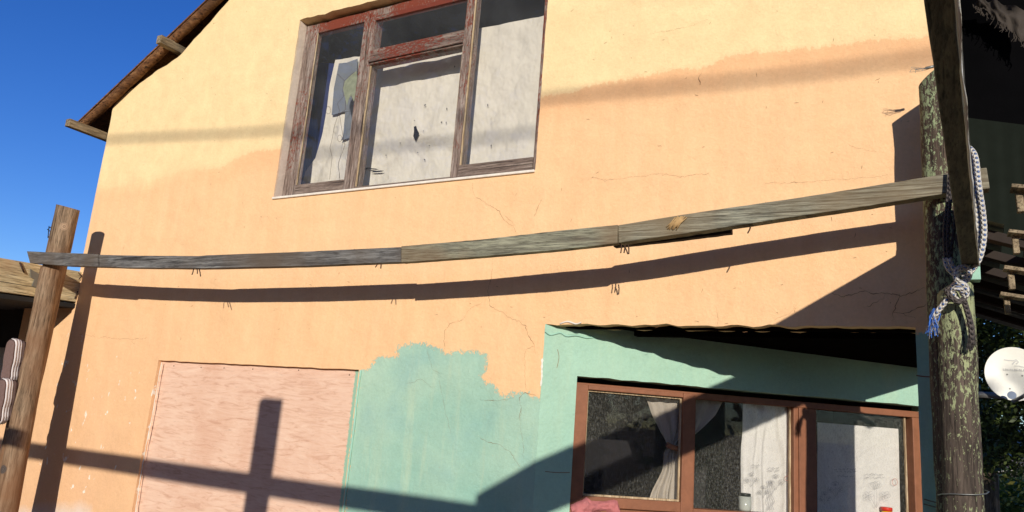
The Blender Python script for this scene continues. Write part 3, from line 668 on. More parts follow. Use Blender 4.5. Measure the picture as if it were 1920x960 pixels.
pane('pane', mx1, nx0, tzt, fz(720, 50), fy+.008, M['glass_up'], win); pane('pane', nx1, fx(1288, 400), rzb, zt-.05, fy+.016, M['glass_up'], win)
# broken corner of the left pane: radiating cracks
b = bmesh.new(); yy = fy-.0025
for path in (((335, 350), (368, 382), (410, 345), (432, 338)), ((368, 382), (360, 430), (365, 455), (335, 490), (345, 525), (320, 600), (312, 650), (300, 700), (310, 745), (298, 850)),
             ((365, 455), (385, 435), (400, 450), (412, 485)), ((375, 460), (372, 520), (345, 540), (352, 590), (370, 690), (340, 770), (345, 845))):
    ribbon(b, [Vector(onY(*z2(*p), yy)) for p in path], .0025, (0, -1, 0))
for cxy, rr in (((292, 522), 9), ((346, 655), 8)):
    ribbon(b, [Vector(onY(*z2(cxy[0]+rr*1.3*math.cos(a*.6), cxy[1]+rr*2*math.sin(a*.6)), yy)) for a in range(10)], .002, (0, -1, 0), closed=True)
sub(obj('glass_cracks', b, M['nail']), win)
b = bmesh.new(); hp = [(370, 385), (395, 360), (425, 335), (432, 400), (425, 455), (412, 480), (400, 450), (388, 470), (380, 500), (368, 450), (362, 420)]
prism(b, [Vector(onY(*z2(*p), yy-.001)) for p in hp], (0, 1, 0), .001); sub(obj('broken_glass_edge', b, plain('cloudy_shard', (.22, .24, .17), .4, var=.5, sc_=40)), win)

# ------------------------------------------------ cloths behind the upper window
def sheet(name, pts, fold, m, tagd=None, mats2=None, nx=60, nz=40, foldk=30, Y=.17, planeG=None, extra=None, diag=0):
    """hanging cloth: polygon filled with a folded grid. pts given as two side polylines (left, right) of the same length"""
    b = bmesh.new(); L, Rr = pts; rows = []
    def side(S, t):
        f = t*(len(S)-1); i = min(int(f), len(S)-2); return np.array(S[i])*(1-(f-i))+np.array(S[i+1])*(f-i)
    for j in range(nz+1):
        t = j/nz; a = side(L, t); c = side(Rr, t); row = []
        for i in range(nx+1):
            s = i/nx; q = a*(1-s)+c*s
            dn = fold*(math.sin(s*foldk+1.3*mnoise.noise(Vector((t*2, s*3, 1)))*3)*(.5+.5*t)+1.2*mnoise.noise(Vector((s*4, t*3, 5)))+1.6*diag*(1-abs(2*((s*5+t*3.2+.4*mnoise.noise(Vector((s*3, t*3, 2))))%1)-1))**3)
            if planeG is None: p = onY(*q, Y)+np.array([0, dn, 0])
            else: p = onG(*q, planeG)+GN*dn
            row.append(b.verts.new(p))
        rows.append(row)
    for j in range(nz):
        for i in range(nx):
            f = b.faces.new((rows[j][i], rows[j][i+1], rows[j+1][i+1], rows[j+1][i])); f.smooth = True
    if extra: extra(b)
    me = bpy.data.meshes.new(name); bmesh.ops.recalc_face_normals(b, faces=[]); b.to_mesh(me); b.free(); o = link(name, me, [m]+(mats2 or []))
    if tagd: tag(o, *tagd)
    return o
Yc = .235
def ux(*p): return [z2(a, c) for a, c in p]
def holes_extra(b):
    for poly in ([(697, 600), (708, 596), (712, 612), (722, 632), (706, 668), (694, 645), (698, 622)],):
        prism(b, [Vector(onY(*z2(*p), Yc-.012)) for p in poly], (0, 1, 0), .0008, 1)
    for (x_, y_, w_, h_, a) in ((465, 800, 28, 7, -.25), (505, 800, 26, 5, .1), (525, 812, 32, 6, -.1), (750, 497, 10, 4, -.2), (853, 515, 4, 9, 0), (828, 578, 7, 4, 0), (748, 756, 8, 4, .4), (1047, 497, 4, 10, 0), (1063, 690, 4, 10, 0), (632, 677, 5, 4, 0), (890, 315, 4, 8, 0), (700, 570, 4, 3, 0), (742, 620, 5, 3, 0), (770, 690, 4, 4, 0), (715, 722, 6, 3, .3), (850, 580, 3, 8, 0), (565, 735, 3, 6, 0)):
        prism(b, [Vector(onY(*z2(x_+(w_ if w_ > 20 else w_*.55)*math.cos(k*math.pi/3)*math.cos(a)-h_*.6*math.sin(k*math.pi/3)*math.sin(a), y_+h_*.6*math.sin(k*math.pi/3)*math.cos(a)+w_*math.cos(k*math.pi/3)*math.sin(a)), Yc-.012)) for k in range(6)], (0, 1, 0), .0008, 1)
sheet('window_cloth', (ux((500, 236), (455, 500), (440, 700), (425, 905)), ux((1350, 66), (1340, 300), (1320, 550), (1290, 805))), .004, M['cloth'],
      ('stained grey-white cloth with a torn hole behind the centre and right upper panes', 'cloth'), [M['tear']], 110, 70, 22, Yc, extra=holes_extra, diag=1)
sheet('window_cloth', (ux((325, 283), (300, 400), (288, 500), (262, 640), (232, 750), (185, 812), (160, 900)), ux((475, 262), (470, 400), (465, 500), (455, 640), (450, 750), (440, 812), (430, 900))), .005, M['cloth'],
      ('white cloth sagging in a curve behind the cracked left pane of the upper window', 'cloth'), None, 40, 50, 9, Yc-.008)
b = bmesh.new(); prism(b, [Vector(onY(*z2(*p), Yc-.028)) for p in ((342, 300), (380, 296), (430, 278), (425, 400), (418, 526), (370, 528), (308, 545), (318, 420))], (0, 1, 0), .003)  # flat blue-grey patches stand in for shade on the cloth
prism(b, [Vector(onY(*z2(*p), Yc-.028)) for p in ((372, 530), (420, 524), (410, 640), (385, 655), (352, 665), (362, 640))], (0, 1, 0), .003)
tag(obj('shade_patch', b, M['shade_blue']), 'flat blue-grey patches painting the shade on the sagging cloth behind the cracked pane', 'rag')
sheet('blue_curtain', (ux((225, 300), (200, 500), (180, 700), (150, 905)), ux((330, 300), (320, 500), (300, 700), (270, 905))), .004, M['bluecloth'],
      ('narrow navy blue curtain beside the left jamb of the upper window', 'curtain'), None, 20, 20, 14, Yc+.03)
b = bmesh.new(); box(b, UX0-.2, fx(240, 500, .28), .285, .30, 2.6, fz(200, 300, .22)); tag(obj('painted_reflection', b, M['mauve']), 'dull mauve sheet painting the reflection by the left jamb of the upper window', 'board')  # sheet added to paint the brownish reflection by the left jamb

# ------------------------------------------------ lower window in the recessed wall
fo = .06
def s6(x, y, o=fo): return sG(*z6(x, y), o)
def h6(x, y, o=fo): return float(onG(*z6(x, y), o)[2])
zft = h6(210, 345); zf0 = zw0+.002
zft = min(zft, zw1-.012)
S0 = s_w0+.002; S1 = s_w1-.002; BR = M['brown']
gA, gB = s6(245, 600), s6(700, 600); gC, gD = s6(768, 600), s6(1235, 600); gE, gF = s6(1348, 700), s6(1788, 700)
zbar = h6(250, 388)
zgb = h6(235, 882); zgb2 = h6(765, 945)
print('low win', S0, gA, gB, gC, gD, gE, gF, S1, 'z', zf0, zgb, zbar, zft)
def gb(name, s0, s1, z0, z1, o, t, m=BR, par=None, bev=.003):
    b = bmesh.new(); gbox(b, s0, s1, z0, z1, o, t); q = obj(name, b, m, bevel=bev); return sub(q, par) if par else q
b = bmesh.new(); gbox(b, S0, S1, zft-.030, zft, fo+.004, .06); gbox(b, S0, S1, zf0, zf0+.05, fo+.004, .06); gbox(b, S0, S0+.02, zf0+.05, zft-.03, fo+.004, .06); gbox(b, S1-.045, S1, zf0+.05, zft-.03, fo+.004, .06)
lwin = H(obj('window', b, BR, bevel=.003)); lwin['label'] = 'lower three-light window in a brown painted frame'
gb('mullion', gB+.035, gC, zf0+.05, zft-.03, fo+.002, .06, par=lwin); gb('mullion', gD, gE-.004, zf0+.05, zft-.03, fo+.002, .06, par=lwin)
gb('mullion_strip', gD+.022, gD+.030, zf0+.05, zft-.03, fo-.008, .012, par=lwin)
b = bmesh.new(); gbox(b, S0+.002, gA, zgb-.045, zft-.008, fo-.018, .05); gbox(b, gB, gC-.012, zgb-.045, zft-.008, fo-.018, .05); gbox(b, gA, gB, zbar+.008, zft-.0085, fo-.017, .05); gbox(b, gA, gB, zgb-.0445, zgb, fo-.017, .05)
sash = sub(obj('sash', b, BR, bevel=.003), lwin)
gb('glazing_bead', gA, gB, zgb, zgb+.008, fo+.004, .012, M['bead'], lwin, 0); gb('glazing_bead', gA, gB, zbar, zbar+.008, fo+.004, .012, M['bead'], lwin, 0)
gb('glazing_bead', gB-.007, gB, zgb+.008, zbar, fo+.004, .012, M['bead'], lwin, 0); gb('glazing_bead', gA, gA+.007, zgb+.008, zbar, fo+.004, .012, M['bead'], lwin, 0)
gb('bottom_rail', gC, gD, zf0+.05, zgb2, fo+.003, .05, par=lwin)
gb('glazing_bead', gC, gC+.006, zgb2, zft-.03, fo+.03, .01, M['bead'], lwin, 0); gb('glazing_bead', gF-.006, gF, zf0+.05, zft-.03, fo+.03, .01, M['bead'], lwin, 0); gb('glazing_bead', gD-.006, gD, zgb2, zft-.03, fo+.03, .01, M['bead'], lwin, 0)
for a_, c_, z_, zt_, o_ in ((gA, gB, zgb, zbar+.008, fo+.018), (gC, gD, zgb2, zft-.03, fo+.042), (gE-.004, gF+.01, zf0+.05, zft-.03, fo+.042)):
    b = bmesh.new(); gbox(b, a_-.002, c_+.002, z_-.002, zt_+.002, o_, .003); sub(obj('pane', b, M['glass_low']), lwin)
# curtains
OC = .135
def u6(*p): return [z6(a, c) for a, c in p]
def flower(b, cx, cy, r, seed, off):
    rnd = random.Random(seed)
    def pt(x, y): return Vector(onG(*z6(x, y), off))
    for fl in range(3):
        fx_, fy_ = cx+(fl-1)*r*1.3, cy+(0 if fl == 1 else r*1.1)
        for k in range(6 if fl != 1 else 4):
            a = (k*math.pi/3+rnd.uniform(-.2, .2)) if fl != 1 else -math.pi/2+(k-1.5)*.5
            R_ = r*rnd.uniform(.75, 1.0)*(1.4 if fl == 1 else 1)
            loop = [pt(fx_+math.cos(a)*R_*t+math.cos(a+1.57)*w__*R_*.28, fy_+math.sin(a)*R_*t+math.sin(a+1.57)*w__*R_*.28) for t, w__ in ((0, 0), (.35, .8), (.75, 1), (1, 0), (.75, -1), (.35, -.8))]
            ribbon(b, loop, .0009, -GN, 1, True)
        ribbon(b, [pt(fx_, fy_+4), pt((fx_+cx)/2, cy+r*1.8), pt(cx, cy+r*3)], .0009, -GN, 1)
def writing(b, x0, x1, y, off, seed):
    rnd = random.Random(seed); pts = []
    x = x0
    while x < x1:
        if rnd.random() < .14 and len(pts) > 3: ribbon(b, pts, .0015, -GN, 1); pts = []; x += 5
        pts.append(Vector(onG(*z6(x, y+rnd.uniform(-4.5, 4.5)), off))); x += 2.6
    if len(pts) > 2: ribbon(b, pts, .0015, -GN, 1)
def printsA(b):
    for cx, cy, s in ((1035, 790, 16), (1150, 800, 18), (1090, 850, 14)): flower(b, cx, cy, s, cx, OC-.022)
    for i, y in enumerate((738, 749)): writing(b, 1035, 1072, y, OC-.022, i)
    for i, y in enumerate((752, 764)): writing(b, 1112, 1165, y, OC-.022, 9+i)
    ribbon(b, [Vector(onG(*z6(1205+14*math.cos(a), 800+12*math.sin(a)), OC-.022)) for a in np.arange(0, 6, .6)], .002, -GN, 2, True)
    for k in range(4): ribbon(b, [Vector(onG(*z6(1110+k*9+6*math.sin(t*2.3+k), 810+t*20), OC-.022)) for t in range(8)], .0015, -GN, 1)
def printsB(b):
    flower(b, 1625, 850, 30, 3, OC-.022); flower(b, 1430, 835, 18, 5, OC-.022); flower(b, 1380, 880, 15, 6, OC-.022)
    for i, y in enumerate((758, 769, 790)): writing(b, 1425+i*8, 1530, y, OC-.022, 20+i)
    for i, y in enumerate((781, 795)): writing(b, 1575, 1668, y, OC-.022, 40+i)
    ribbon(b, [Vector(onG(*z6(1712+13*math.cos(a), 818+16*math.sin(a)), OC-.022)) for a in np.arange(0, 6, .6)], .002, -GN, 2, True)
sheet('curtain', (u6((992, 425), (988, 600), (980, 720), (984, 1060)), u6((1222, 470), (1222, 600), (1222, 720), (1222, 1060))), .008, M['sheer'],
      ('white sheer curtain with line-drawn flowers hanging in folds in the middle pane', 'curtain'), [M['ink'], M['inkred']], 60, 30, 26, planeG=OC, extra=printsA)
sheet('curtain', (u6((1345, 535), (1345, 700), (1345, 850), (1345, 1060)), u6((1728, 566), (1732, 700), (1734, 850), (1738, 1060))), .0025, M['sheer'],
      ('flat white curtain printed with a large lily drawing filling the right pane', 'curtain'), [M['ink'], M['inkred']], 60, 30, 12, planeG=OC, extra=printsB)
sheet('curtain', (u6((528, 400), (560, 500), (600, 580), (640, 645), (618, 680), (610, 760), (560, 860), (540, 925)), u6((905, 415), (860, 500), (800, 560), (690, 655), (695, 700), (700, 780), (705, 850), (710, 925))), .013, M['drape'],
      ('cream drape with faded orange print tied back between the left and middle panes', 'curtain'), None, 50, 40, 30, planeG=OC)
b = bmesh.new(); gp = [onG(*z6(x_, y_), OC-.03) for x_, y_ in ((632, 640), (660, 652), (700, 662))]; tube(b, smooth_path(gp, 4), .012, 8, .2)
tag(obj('curtain_tie', b, plain('orange_tie', (.35, .14, .06), .9), smooth=True), 'rust orange tie band gathering the cream drape', 'curtain tie')
# red and yellow tub and glass jar on the inner sill
b = bmesh.new(); gbox(b, S0, S1, zf0-.02, zf0+.045, .125, .2); H(obj('inner_sill', b, M['pink_white']))
def lathe(b, base, prof, n=24, mi=0):
    rings = [[b.verts.new(Vector(base)+Vector((r_*math.cos(2*math.pi*k/n), r_*math.sin(2*math.pi*k/n), z_))) for k in range(n)] for r_, z_ in prof]
    for i in range(len(rings)-1):
        for k in range(n):
            f = b.faces.new((rings[i][k], rings[i][(k+1) % n], rings[i+1][(k+1) % n], rings[i+1][k])); f.smooth = True; f.material_index = mi
    b.faces.new(rings[0]); b.faces.new(rings[-1])
jp = onG(1662, 951, .112); jz = float(jp[2]); tub = tag(empty('tub', (jp[0], jp[1], zf0+.05)), 'small yellow tub with a red lid behind the right pane of the lower window', 'tub')
b = bmesh.new(); lathe(b, (0, 0, 0), ((.020, 0), (.023, .02), (.023, jz-zf0-.068))); sub(obj('body', b, M['yellow']), tub)
b = bmesh.new(); lathe(b, (0, 0, jz-zf0-.067), ((.026, 0), (.0265, .012), (.0255, .017), (.020, .0175))); sub(obj('lid', b, M['redlid']), tub)
jp = onG(*z6(1003, 872), .112); jar = tag(empty('glass_jar', (jp[0], jp[1], zgb2+.0)), 'clear glass jar with a dark lid at the foot of the middle pane', 'jar')
b = bmesh.new(); lathe(b, (0, 0, 0), ((.025, 0), (.029, .01), (.029, float(jp[2])-zgb2-.012))); sub(obj('body', b, plain('jar_glass', (.35, .37, .33), .15, var=.2)), jar)
b = bmesh.new(); lathe(b, (0, 0, float(jp[2])-zgb2-.011), ((.026, 0), (.026, .012), (.02, .0122))); sub(obj('lid', b, plain('dark_lid', (.03, .035, .03), .4)), jar)
# pink cloth on the outer sill
gb_ = None
b = bmesh.new(); gbox(b, S0+.0, S1, zgb-.082, zgb-.047, fo-.03, .05); sub(obj('sill', b, BR, bevel=.003), lwin)
b = bmesh.new(); rows = []
outline_top = ((172, 925), (195, 915), (225, 905), (250, 888), (272, 905), (300, 908), (330, 908), (355, 905), (378, 900), (395, 905), (404, 935), (408, 965))
for i in range(45):
    f = i/44*(len(outline_top)-1); k = min(int(f), len(outline_top)-2); q = np.array(outline_top[k])*(1-(f-k))+np.array(outline_top[k+1])*(f-k)
    row = []
    for j in range(15):
        t = j/14; yb = 955+18*math.sin(i*.2)+10; y_ = q[1]+(yb+10-q[1])*t
        ddn = .028*math.sin(math.pi*min(1, t*.9+.08))+.012*mnoise.noise(Vector((i*.22, t*3, 0)))+.006*mnoise.noise(Vector((i*.7, t*8, 4)))
        row.append(b.verts.new(onG(*z6(q[0], y_), fo-.028)-GN*ddn))
    rows.append(row)
for i in range(44):
    for j in range(14):
        f = b.faces.new((rows[i][j], rows[i+1][j], rows[i+1][j+1], rows[i][j+1])); f.smooth = True
tag(obj('pink_cloth', b, M['pinkcloth']), 'crumpled pink towel lying on the sill of the lower window', 'cloth')

# ================================================================== RAIL IN FRONT OF THE WALL
rail = tag(empty('timber_rail', (-1.5, -.36, 2.2)), 'long weathered grey rail of nailed boards crossing the wall between the two posts', 'rail')
def railboard(top, bot, d, th, m, n=40, rag=.0015, mats=None):
    """top/bot: outlines; d(px): distance of its front face before the wall"""
    b = bmesh.new(); x0, x1 = top[0][0], top[-1][0]; rings = []
    for i in range(n+1):
        x = x0+(x1-x0)*i/n; xb = bot[0][0]+(bot[-1][0]-bot[0][0])*i/n
        yt = np.interp(x, [p[0] for p in top], [p[1] for p in top]); yb = np.interp(xb, [p[0] for p in bot], [p[1] for p in bot])
        Y = d(x); T = onY(x, yt, Y); B = onY(xb, yb, Y)
        j = rag*mnoise.noise(Vector((i*.8, 0, x0))); j2 = rag*mnoise.noise(Vector((i*.8, 9, x0)))
        T = T+np.array([0, 0, j]); B = B+np.array([0, 0, j2])
        rings.append([b.verts.new(p) for p in (T, B, B+np.array([0, th, 0]), T+np.array([0, th, 0]))])
    for i in range(n):
        for k in range(4): b.faces.new((rings[i][k], rings[i][(k+1) % 4], rings[i+1][(k+1) % 4], rings[i+1][k]))
    b.faces.new(rings[0]); b.faces.new(rings[-1][::-1])
    return keep(obj('board', b, m, bevel=.0025), rail)
K = 2/3
dA = lambda x: -K*np.interp(x, [50, 183, 368, 710, 1160], [.62, .625, .605, .555, .51])
railboard([(50, 471), (120, 474), (182, 476)], [(56, 493), (120, 498), (183, 500)], lambda x: dA(x)-.014, .034, M['rail1'], 12)
railboard([(120, 476), (250, 479), (384, 480), (386, 478.5), (560, 472), (751, 463)], [(122, 498), (250, 502), (384, 503), (560, 499), (751, 491)], dA, .04, M['rail1'])
railboard([(752, 461.5), (900, 449), (1050, 432), (1150, 422), (1158, 421)], [(752, 492), (900, 481), (1050, 468), (1157, 456)], lambda x: dA(x)-.012, .036, M['rail2'])
dB = lambda x: -K*np.interp(x, [1160, 1250, 1457, 1600, 1673, 1860], [.512, .505, .46, .44, .44, .44])
railboard([(1159, 422), (1300, 399), (1500, 370), (1650, 346), (1830, 316), (1850, 314)], [(1160, 455), (1300, 435), (1457, 411), (1600, 390), (1783, 361), (1856, 353)], dB, .05, M['rail3'])
railboard([(1150, 441), (1260, 430), (1370, 418)], [(1150, 463), (1260, 451), (1371, 437)], lambda x: dB(x)+.052, .03, M['roofdark'], 14)
def nails(lst):
    b = bmesh.new()
    for (a, c, Y) in lst: tube(b, [onY(*a, Y), onY((a[0]+c[0])/2+.6, (a[1]+c[1])/2, Y), onY(*c, Y-.01)], .0028, 6)
    keep(obj('nail_cluster', b, M['nail']), rail)
nails([((363, 503), (360, 515), -.39), ((369, 503), (370, 513), -.39), ((373, 503), (376, 518), -.39)])
nails([((709, 492), (704, 501), -.36), ((714, 491), (714, 503), -.36)])
nails([((1165, 458), (1164, 474), -.325), ((1172, 458), (1170, 474), -.32), ((1178, 458), (1179, 476), -.325), ((1171, 462), (1177, 476), -.33)])
nails([((1407, 426), (1402, 437), -.28)])
b = bmesh.new()      # splintered patch on the last board
for i in range(22):
    t = i/21; x_ = 1268-20*t+random.uniform(-3, 3)
    tube(b, [onY(x_+random.uniform(-2, 3), 429+random.uniform(-3, 3), dB(1262)-.003), onY(x_+8, 418, dB(1262)-.006), onY(x_+18+random.uniform(-3, 3), 407+random.uniform(-2, 3), dB(1262)-.002)], .0022, 5)
keep(obj('splinters', b, plain('raw_split_wood', (.42, .27, .12), .8, var=.4, sc_=60)), rail)

# ================================================================== POSTS
def log(name, base_px, top_px, Y, r0, r1, m, parent, z0=-.05, cut=0.0, jit=.05, n=22, cutdir=1):
    A = onY(*base_px, Y); B = onY(*top_px, Y); d = (B-A)/(B[2]-A[2]); Bz = B; A0 = A+d*(z0-A[2])
    b = bmesh.new(); k = 40; pts = [Vector(A0*(1-i/k)+Bz*(i/k)) for i in range(k+1)]
    rg = tube(b, pts, 1.0, n, jit, rf=lambda t: r0+(r1-r0)*t)
    if cut:
        for v in rg[-1]: v.co.z += cut*((v.co.x-B[0])/r1)*cutdir
        for v in rg[-2]: v.co.z += cut*.5*((v.co.x-B[0])/r1)*cutdir-cut*.5
    return keep(obj(name, b, m, smooth=False), parent)
lp = onY(40, 800, -.36)
lpost = tag(empty('log_post', (float(lp[0]), -.36, 0)), 'bare brown log post at the left end of the long grey rail', 'post')
o = log('rear_log', (58, 700), (128, 389), -.325, .066, .070, M['log'], lpost, cut=-.012)
o = log('front_log', (25, 880), (96, 503), -.365, .069, .060, M['log'], lpost, cut=-.012)
b = bmesh.new()
for p, q in (((92, 424), (90, 446)), ((89, 430), (97, 436)), ((93, 427), (97, 425)), ((90, 443), (95, 447))): tube(b, [onY(*p, -.36), onY(*q, -.37)], .003, 6)
keep(obj('bent_nail', b, M['cable']), lpost)
rpost = tag(empty('log_post', (.07, -.22, 0)), 'dark log post with flaking pale green paint at the right end of the wall', 'post')
log('rear_log', (1784, 700), (1757, 140), -.175, .066, .058, M['painted_log_top'], rpost, cut=.04, jit=.08)
log('front_log', (1803, 860), (1790, 532), -.25, .0615, .052, M['painted_log'], rpost, cut=.035, jit=.10)
b = bmesh.new()
ringp = []
for k in range(13):
    a = 2*math.pi*k/12; c = onY(1806, 925, -.25); ringp.append((c[0]+.067*math.cos(a), c[1]+.067*math.sin(a), c[2]+.004*math.sin(a*2)+.012*math.cos(a)))
tube(b, ringp, .0018, 6); keep(obj('binding_wire', b, M['galv']), rpost)
# wires between wall and right post
b = bmesh.new()
for dy in (0, 9): tube(b, smooth_path([onY(1733, 936+dy, -.003), onY(1750, 941+dy, -.10), onY(1768, 945+dy*1.1, -.20)], 5), .0022, 6)
tag(obj('wire_pair', b, M['cable']), 'two thin black wires running from the green wall to the right post', 'wire')

# ================================================================== PORCH BEAM, ROPE, ROOF ON THE RIGHT
BD = np.array([.047, 1, .040]); B0 = np.array([.106, 0, 2.236])
def bpt(Y, x=0, z=0): return B0+BD*Y+np.array([x, 0, z])
porch = tag(empty('porch_frame', (.1, -3.5, 0)), 'dark overhead porch beam at the upper right with a white bead along its edge', 'beam')
b = bmesh.new()
rings = []
for i in range(41):
    Y = -3.55+(3.55-.302)*i/40; jx = .002*mnoise.noise(Vector((Y*6, 1, 0))); jz = .003*mnoise.noise(Vector((Y*5, 4, 0)))
    bw = float(np.interp(Y, [-1.9, -.33], [.031, .046])); c = [bpt(Y, x, z) for x, z in ((jx, jz), (bw+jx, jz), (bw+jx, .232), (jx, .232))]; rings.append([b.verts.new(q) for q in c])
for i in range(40):
    for k in range(4): b.faces.new((rings[i][k], rings[i+1][k], rings[i+1][(k+1) % 4], rings[i][(k+1) % 4]))
b.faces.new(rings[0]); b.faces.new(rings[-1][::-1])
keep(obj('beam', b, M['porch'], bevel=.003), porch)
b = bmesh.new(); tube(b, [Vector(bpt(-3.4+3.08*i/90, .0012+float(np.interp(-3.4+3.08*i/90, [-1.9, -.33], [.031, .046]))+.0014*mnoise.noise(Vector((i*.35, 0, 0))), -.001+.0015*mnoise.noise(Vector((i*.3, 5, 0))))) for i in range(91)], .0022, 7, 1.3)
keep(obj('white_bead', b, M['white'], smooth=True), porch)
b = bmesh.new()    # green painted hanger at the beam's end and mint strip below
p = onY(1845, 525, -.32)
prism(b, [bpt(-.300, .008, -.040), bpt(-.300, .050, -.040), bpt(-.300, .050, .03), bpt(-.300, .008, .03)], (0, 1, 0), .05)
keep(obj('hanger_block', b, M['mint'], bevel=.002), porch)
b = bmesh.new(); pts = [onY(1822, 530, -.20), onY(1826, 600, -.20), onY(1829, 640, -.20)]; beam(b, pts[0], pts[-1], .008, .01, (0, 1, 0))
keep(obj('mint_strip', b, M['mint']), porch)
# front of the porch (behind the camera): cross beam and posts, real timber that throws the crossed shadow
zc = 2.24+.0; k_ = K
def sback(px, py, Y, z_off=0):   # point in plane Y whose shadow falls at that place of the wall
    S = onY(px, py); t = Y/SUN[1]; return S+SUN*t
YF = -3.50
a1 = sback(880, 945, YF); a2 = sback(50, 833, YF); a3 = sback(470, 925, YF); a3t = sback(470, 891, YF)
print('cross beam', a1, a2, a3, a3t, 'beam end', bpt(YF))
dz = a3t[2]-a3[2]
b = bmesh.new(); beam(b, (a1[0]+.30, YF, a1[2]-dz/2+.0), (a2[0]-1.6, YF, a2[2]-dz/2), .06, dz*1.02, (0, 0, 1), 20, rag=.003)
keep(obj('cross_beam', b, M['porch'], bevel=.003), porch)
pt_ = sback(497, 752, YF); pw = (sback(520, 800, YF)-sback(481, 800, YF))[0]
b = bmesh.new(); beam(b, (pt_[0]-.01, YF+.06, -.05), (pt_[0], YF+.06, pt_[2]), pw*.95, .07, (0, 1, 0), 12, rag=.003); keep(obj('post', b, M['log'], bevel=.004), porch)
b = bmesh.new(); q = bpt(-3.5); beam(b, (q[0]+.13, YF-.08, -.05), (q[0]+.13, YF-.08, q[2]+.2), .09, .09, (0, 1, 0), 12, rag=.003); keep(obj('post', b, M['log'], bevel=.004), porch)
# roof
def rp(Y, X, dz=0): return np.array([B0[0]+BD[0]*Y+X, Y, B0[2]+BD[2]*Y+.238-.36*X+dz])
roofR = tag(empty('porch_roof', (.5, -1, 2.4)), 'lean-to porch roof lined with black plastic over dark boards at the right edge', 'roof')
b = bmesh.new()
def patch(b, Y0, Y1, x0, x1, n=30, rag=.0, dz=0., th=.006):
    rows = []
    for i in range(n+1):
        Y = Y0+(Y1-Y0)*i/n; xe = x1+rag*(mnoise.noise(Vector((Y*5, 2, 0)))+.6*mnoise.noise(Vector((Y*17, 2, 0))))
        row = []
        for s in range(9):
            X = x0+(xe-x0)*s/8; row.append(b.verts.new(rp(Y, X, dz+.008*mnoise.noise(Vector((X*6, Y*3, dz*50))))))
        rows.append(row)
    for i in range(n):
        for s in range(8):
            f = b.faces.new((rows[i][s], rows[i+1][s], rows[i+1][s+1], rows[i][s+1])); f.smooth = True
b = bmesh.new(); patch(b, .0, 1.0, -.01, .13, rag=0, dz=.012); patch(b, .0, 1.0, .20, .40, rag=.03, dz=.012); keep(obj('corrugated_sheet', b, M['corr']), roofR)
b = bmesh.new()
# ribbed sheet further back, sloping down to the right
def c2(px, py, z): return onZ(px, py, z)
for i in range(60):
    pass
rows = []
for i in range(61):
    Y = 1.0+2.2*i/60; row = []
    for s in range(2):
        X = .02+s*1.0; p = rp(Y, X, .012); row.append(b.verts.new(p+np.array([0, 0, .007*math.sin(i*1.6)])))
    rows.append(row)
for i in range(60): b.faces.new((rows[i][0], rows[i+1][0], rows[i+1][1], rows[i][1]))
keep(obj('corrugated_sheet', b, M['corr'], smooth=True), roofR)
def batten(Y, x0, x1, m=None, lit=True):
    b = bmesh.new(); A = rp(Y, x0, -.03); B = rp(Y, x1, -.03); beam(b, A, B, .05, .035, (0, 0, 1), 4, rag=.002)
    keep(obj('batten', b, m or M['purlin'], bevel=.002), roofR)
for Y in (.08, .45, .85, 1.3, 1.8, 2.4): batten(Y, -.005, .40 if Y < 1 else .8, M['roofdark'])
for (px, py, bz_) in ((1914, 352, 2.325), (1906, 436, 2.30), (1898, 503, 2.20), (1890, 552, 2.16)):
    A = onZ(px, py, bz_); b = bmesh.new(); beam(b, A+np.array([-.022, 0, .0]), A+np.array([.16, 0, -.035]), .05, .012, (0, 0, 1), 3, rag=.003); beam(b, A+np.array([-.004, .014, -.009]), A+np.array([-.002, .014, -.062]), .016, .022, (0, 1, 0))
    keep(obj('batten_block', b, M['purlin'], bevel=.002), roofR)
rows = []; b = bmesh.new()
for i in range(81):
    X = .125+1.8*i/80; rows.append([b.verts.new((X, 1.15+.03*mnoise.noise(Vector((X*5, q*.5, 0)))+.008*math.sin(i*2.1)*(q < 5), 2.52-.3*(X-.16)+q*.16)) for q in range(16)])
for i in range(80):
    for q in range(15):
        f = b.faces.new((rows[i][q], rows[i+1][q], rows[i+1][q+1], rows[i][q+1])); f.smooth = True; f.material_index = 0 if q > 4 else 1
keep(obj('plastic_lining', b, [M['black'], plain('dark_ribbed_sheet', (.012, .015, .012), 1, spec=0)]), roofR)
# torn net hanging from the lining
b = bmesh.new(); rows = []
tp = [(1822, 6), (1838, -4), (1860, 2), (1890, 8), (1925, 20)]; bt = [(1828, 14), (1850, 22), (1872, 40), (1898, 60), (1925, 84)]
for i in range(41):
    f = i/40*4; k = min(int(f), 3); A = np.array(tp[k])*(1-(f-k))+np.array(tp[k+1])*(f-k); B = np.array(bt[k])*(1-(f-k))+np.array(bt[k+1])*(f-k)
    B = B+np.array([0, 6*mnoise.noise(Vector((i*.6, 0, 0)))]); row = []
    for s in range(9):
        q = A*(1-s/8)+B*s/8; row.append(b.verts.new(onY(q[0], q[1], 1.02)+np.array([0, .03*mnoise.noise(Vector((i*.2, s*.4, 0)))+.01*math.sin(i*.5), 0])))
    rows.append(row)
for i in range(40):
    for s in range(8): f = b.faces.new((rows[i][s], rows[i][s+1], rows[i+1][s+1], rows[i+1][s])); f.smooth = True
for i in range(46):
    f = random.random(); k = min(int(f*4), 3); B = np.array(bt[k])*(1-(f*4-k))+np.array(bt[k+1])*(f*4-k)
    tube(b, smooth_path([onY(B[0], B[1]-3, 1.02), onY(B[0]+random.uniform(-4, 4), B[1]+random.uniform(2, 6), 1.02), onY(B[0]+random.uniform(-8, 6), B[1]+random.uniform(4, 14), 1.02)], 3), .0016, 4, caps=False)
tag(obj('torn_net', b, M['gauze']), 'ragged strip of torn translucent sheeting hanging from the porch roof in the top right corner', 'torn sheet')
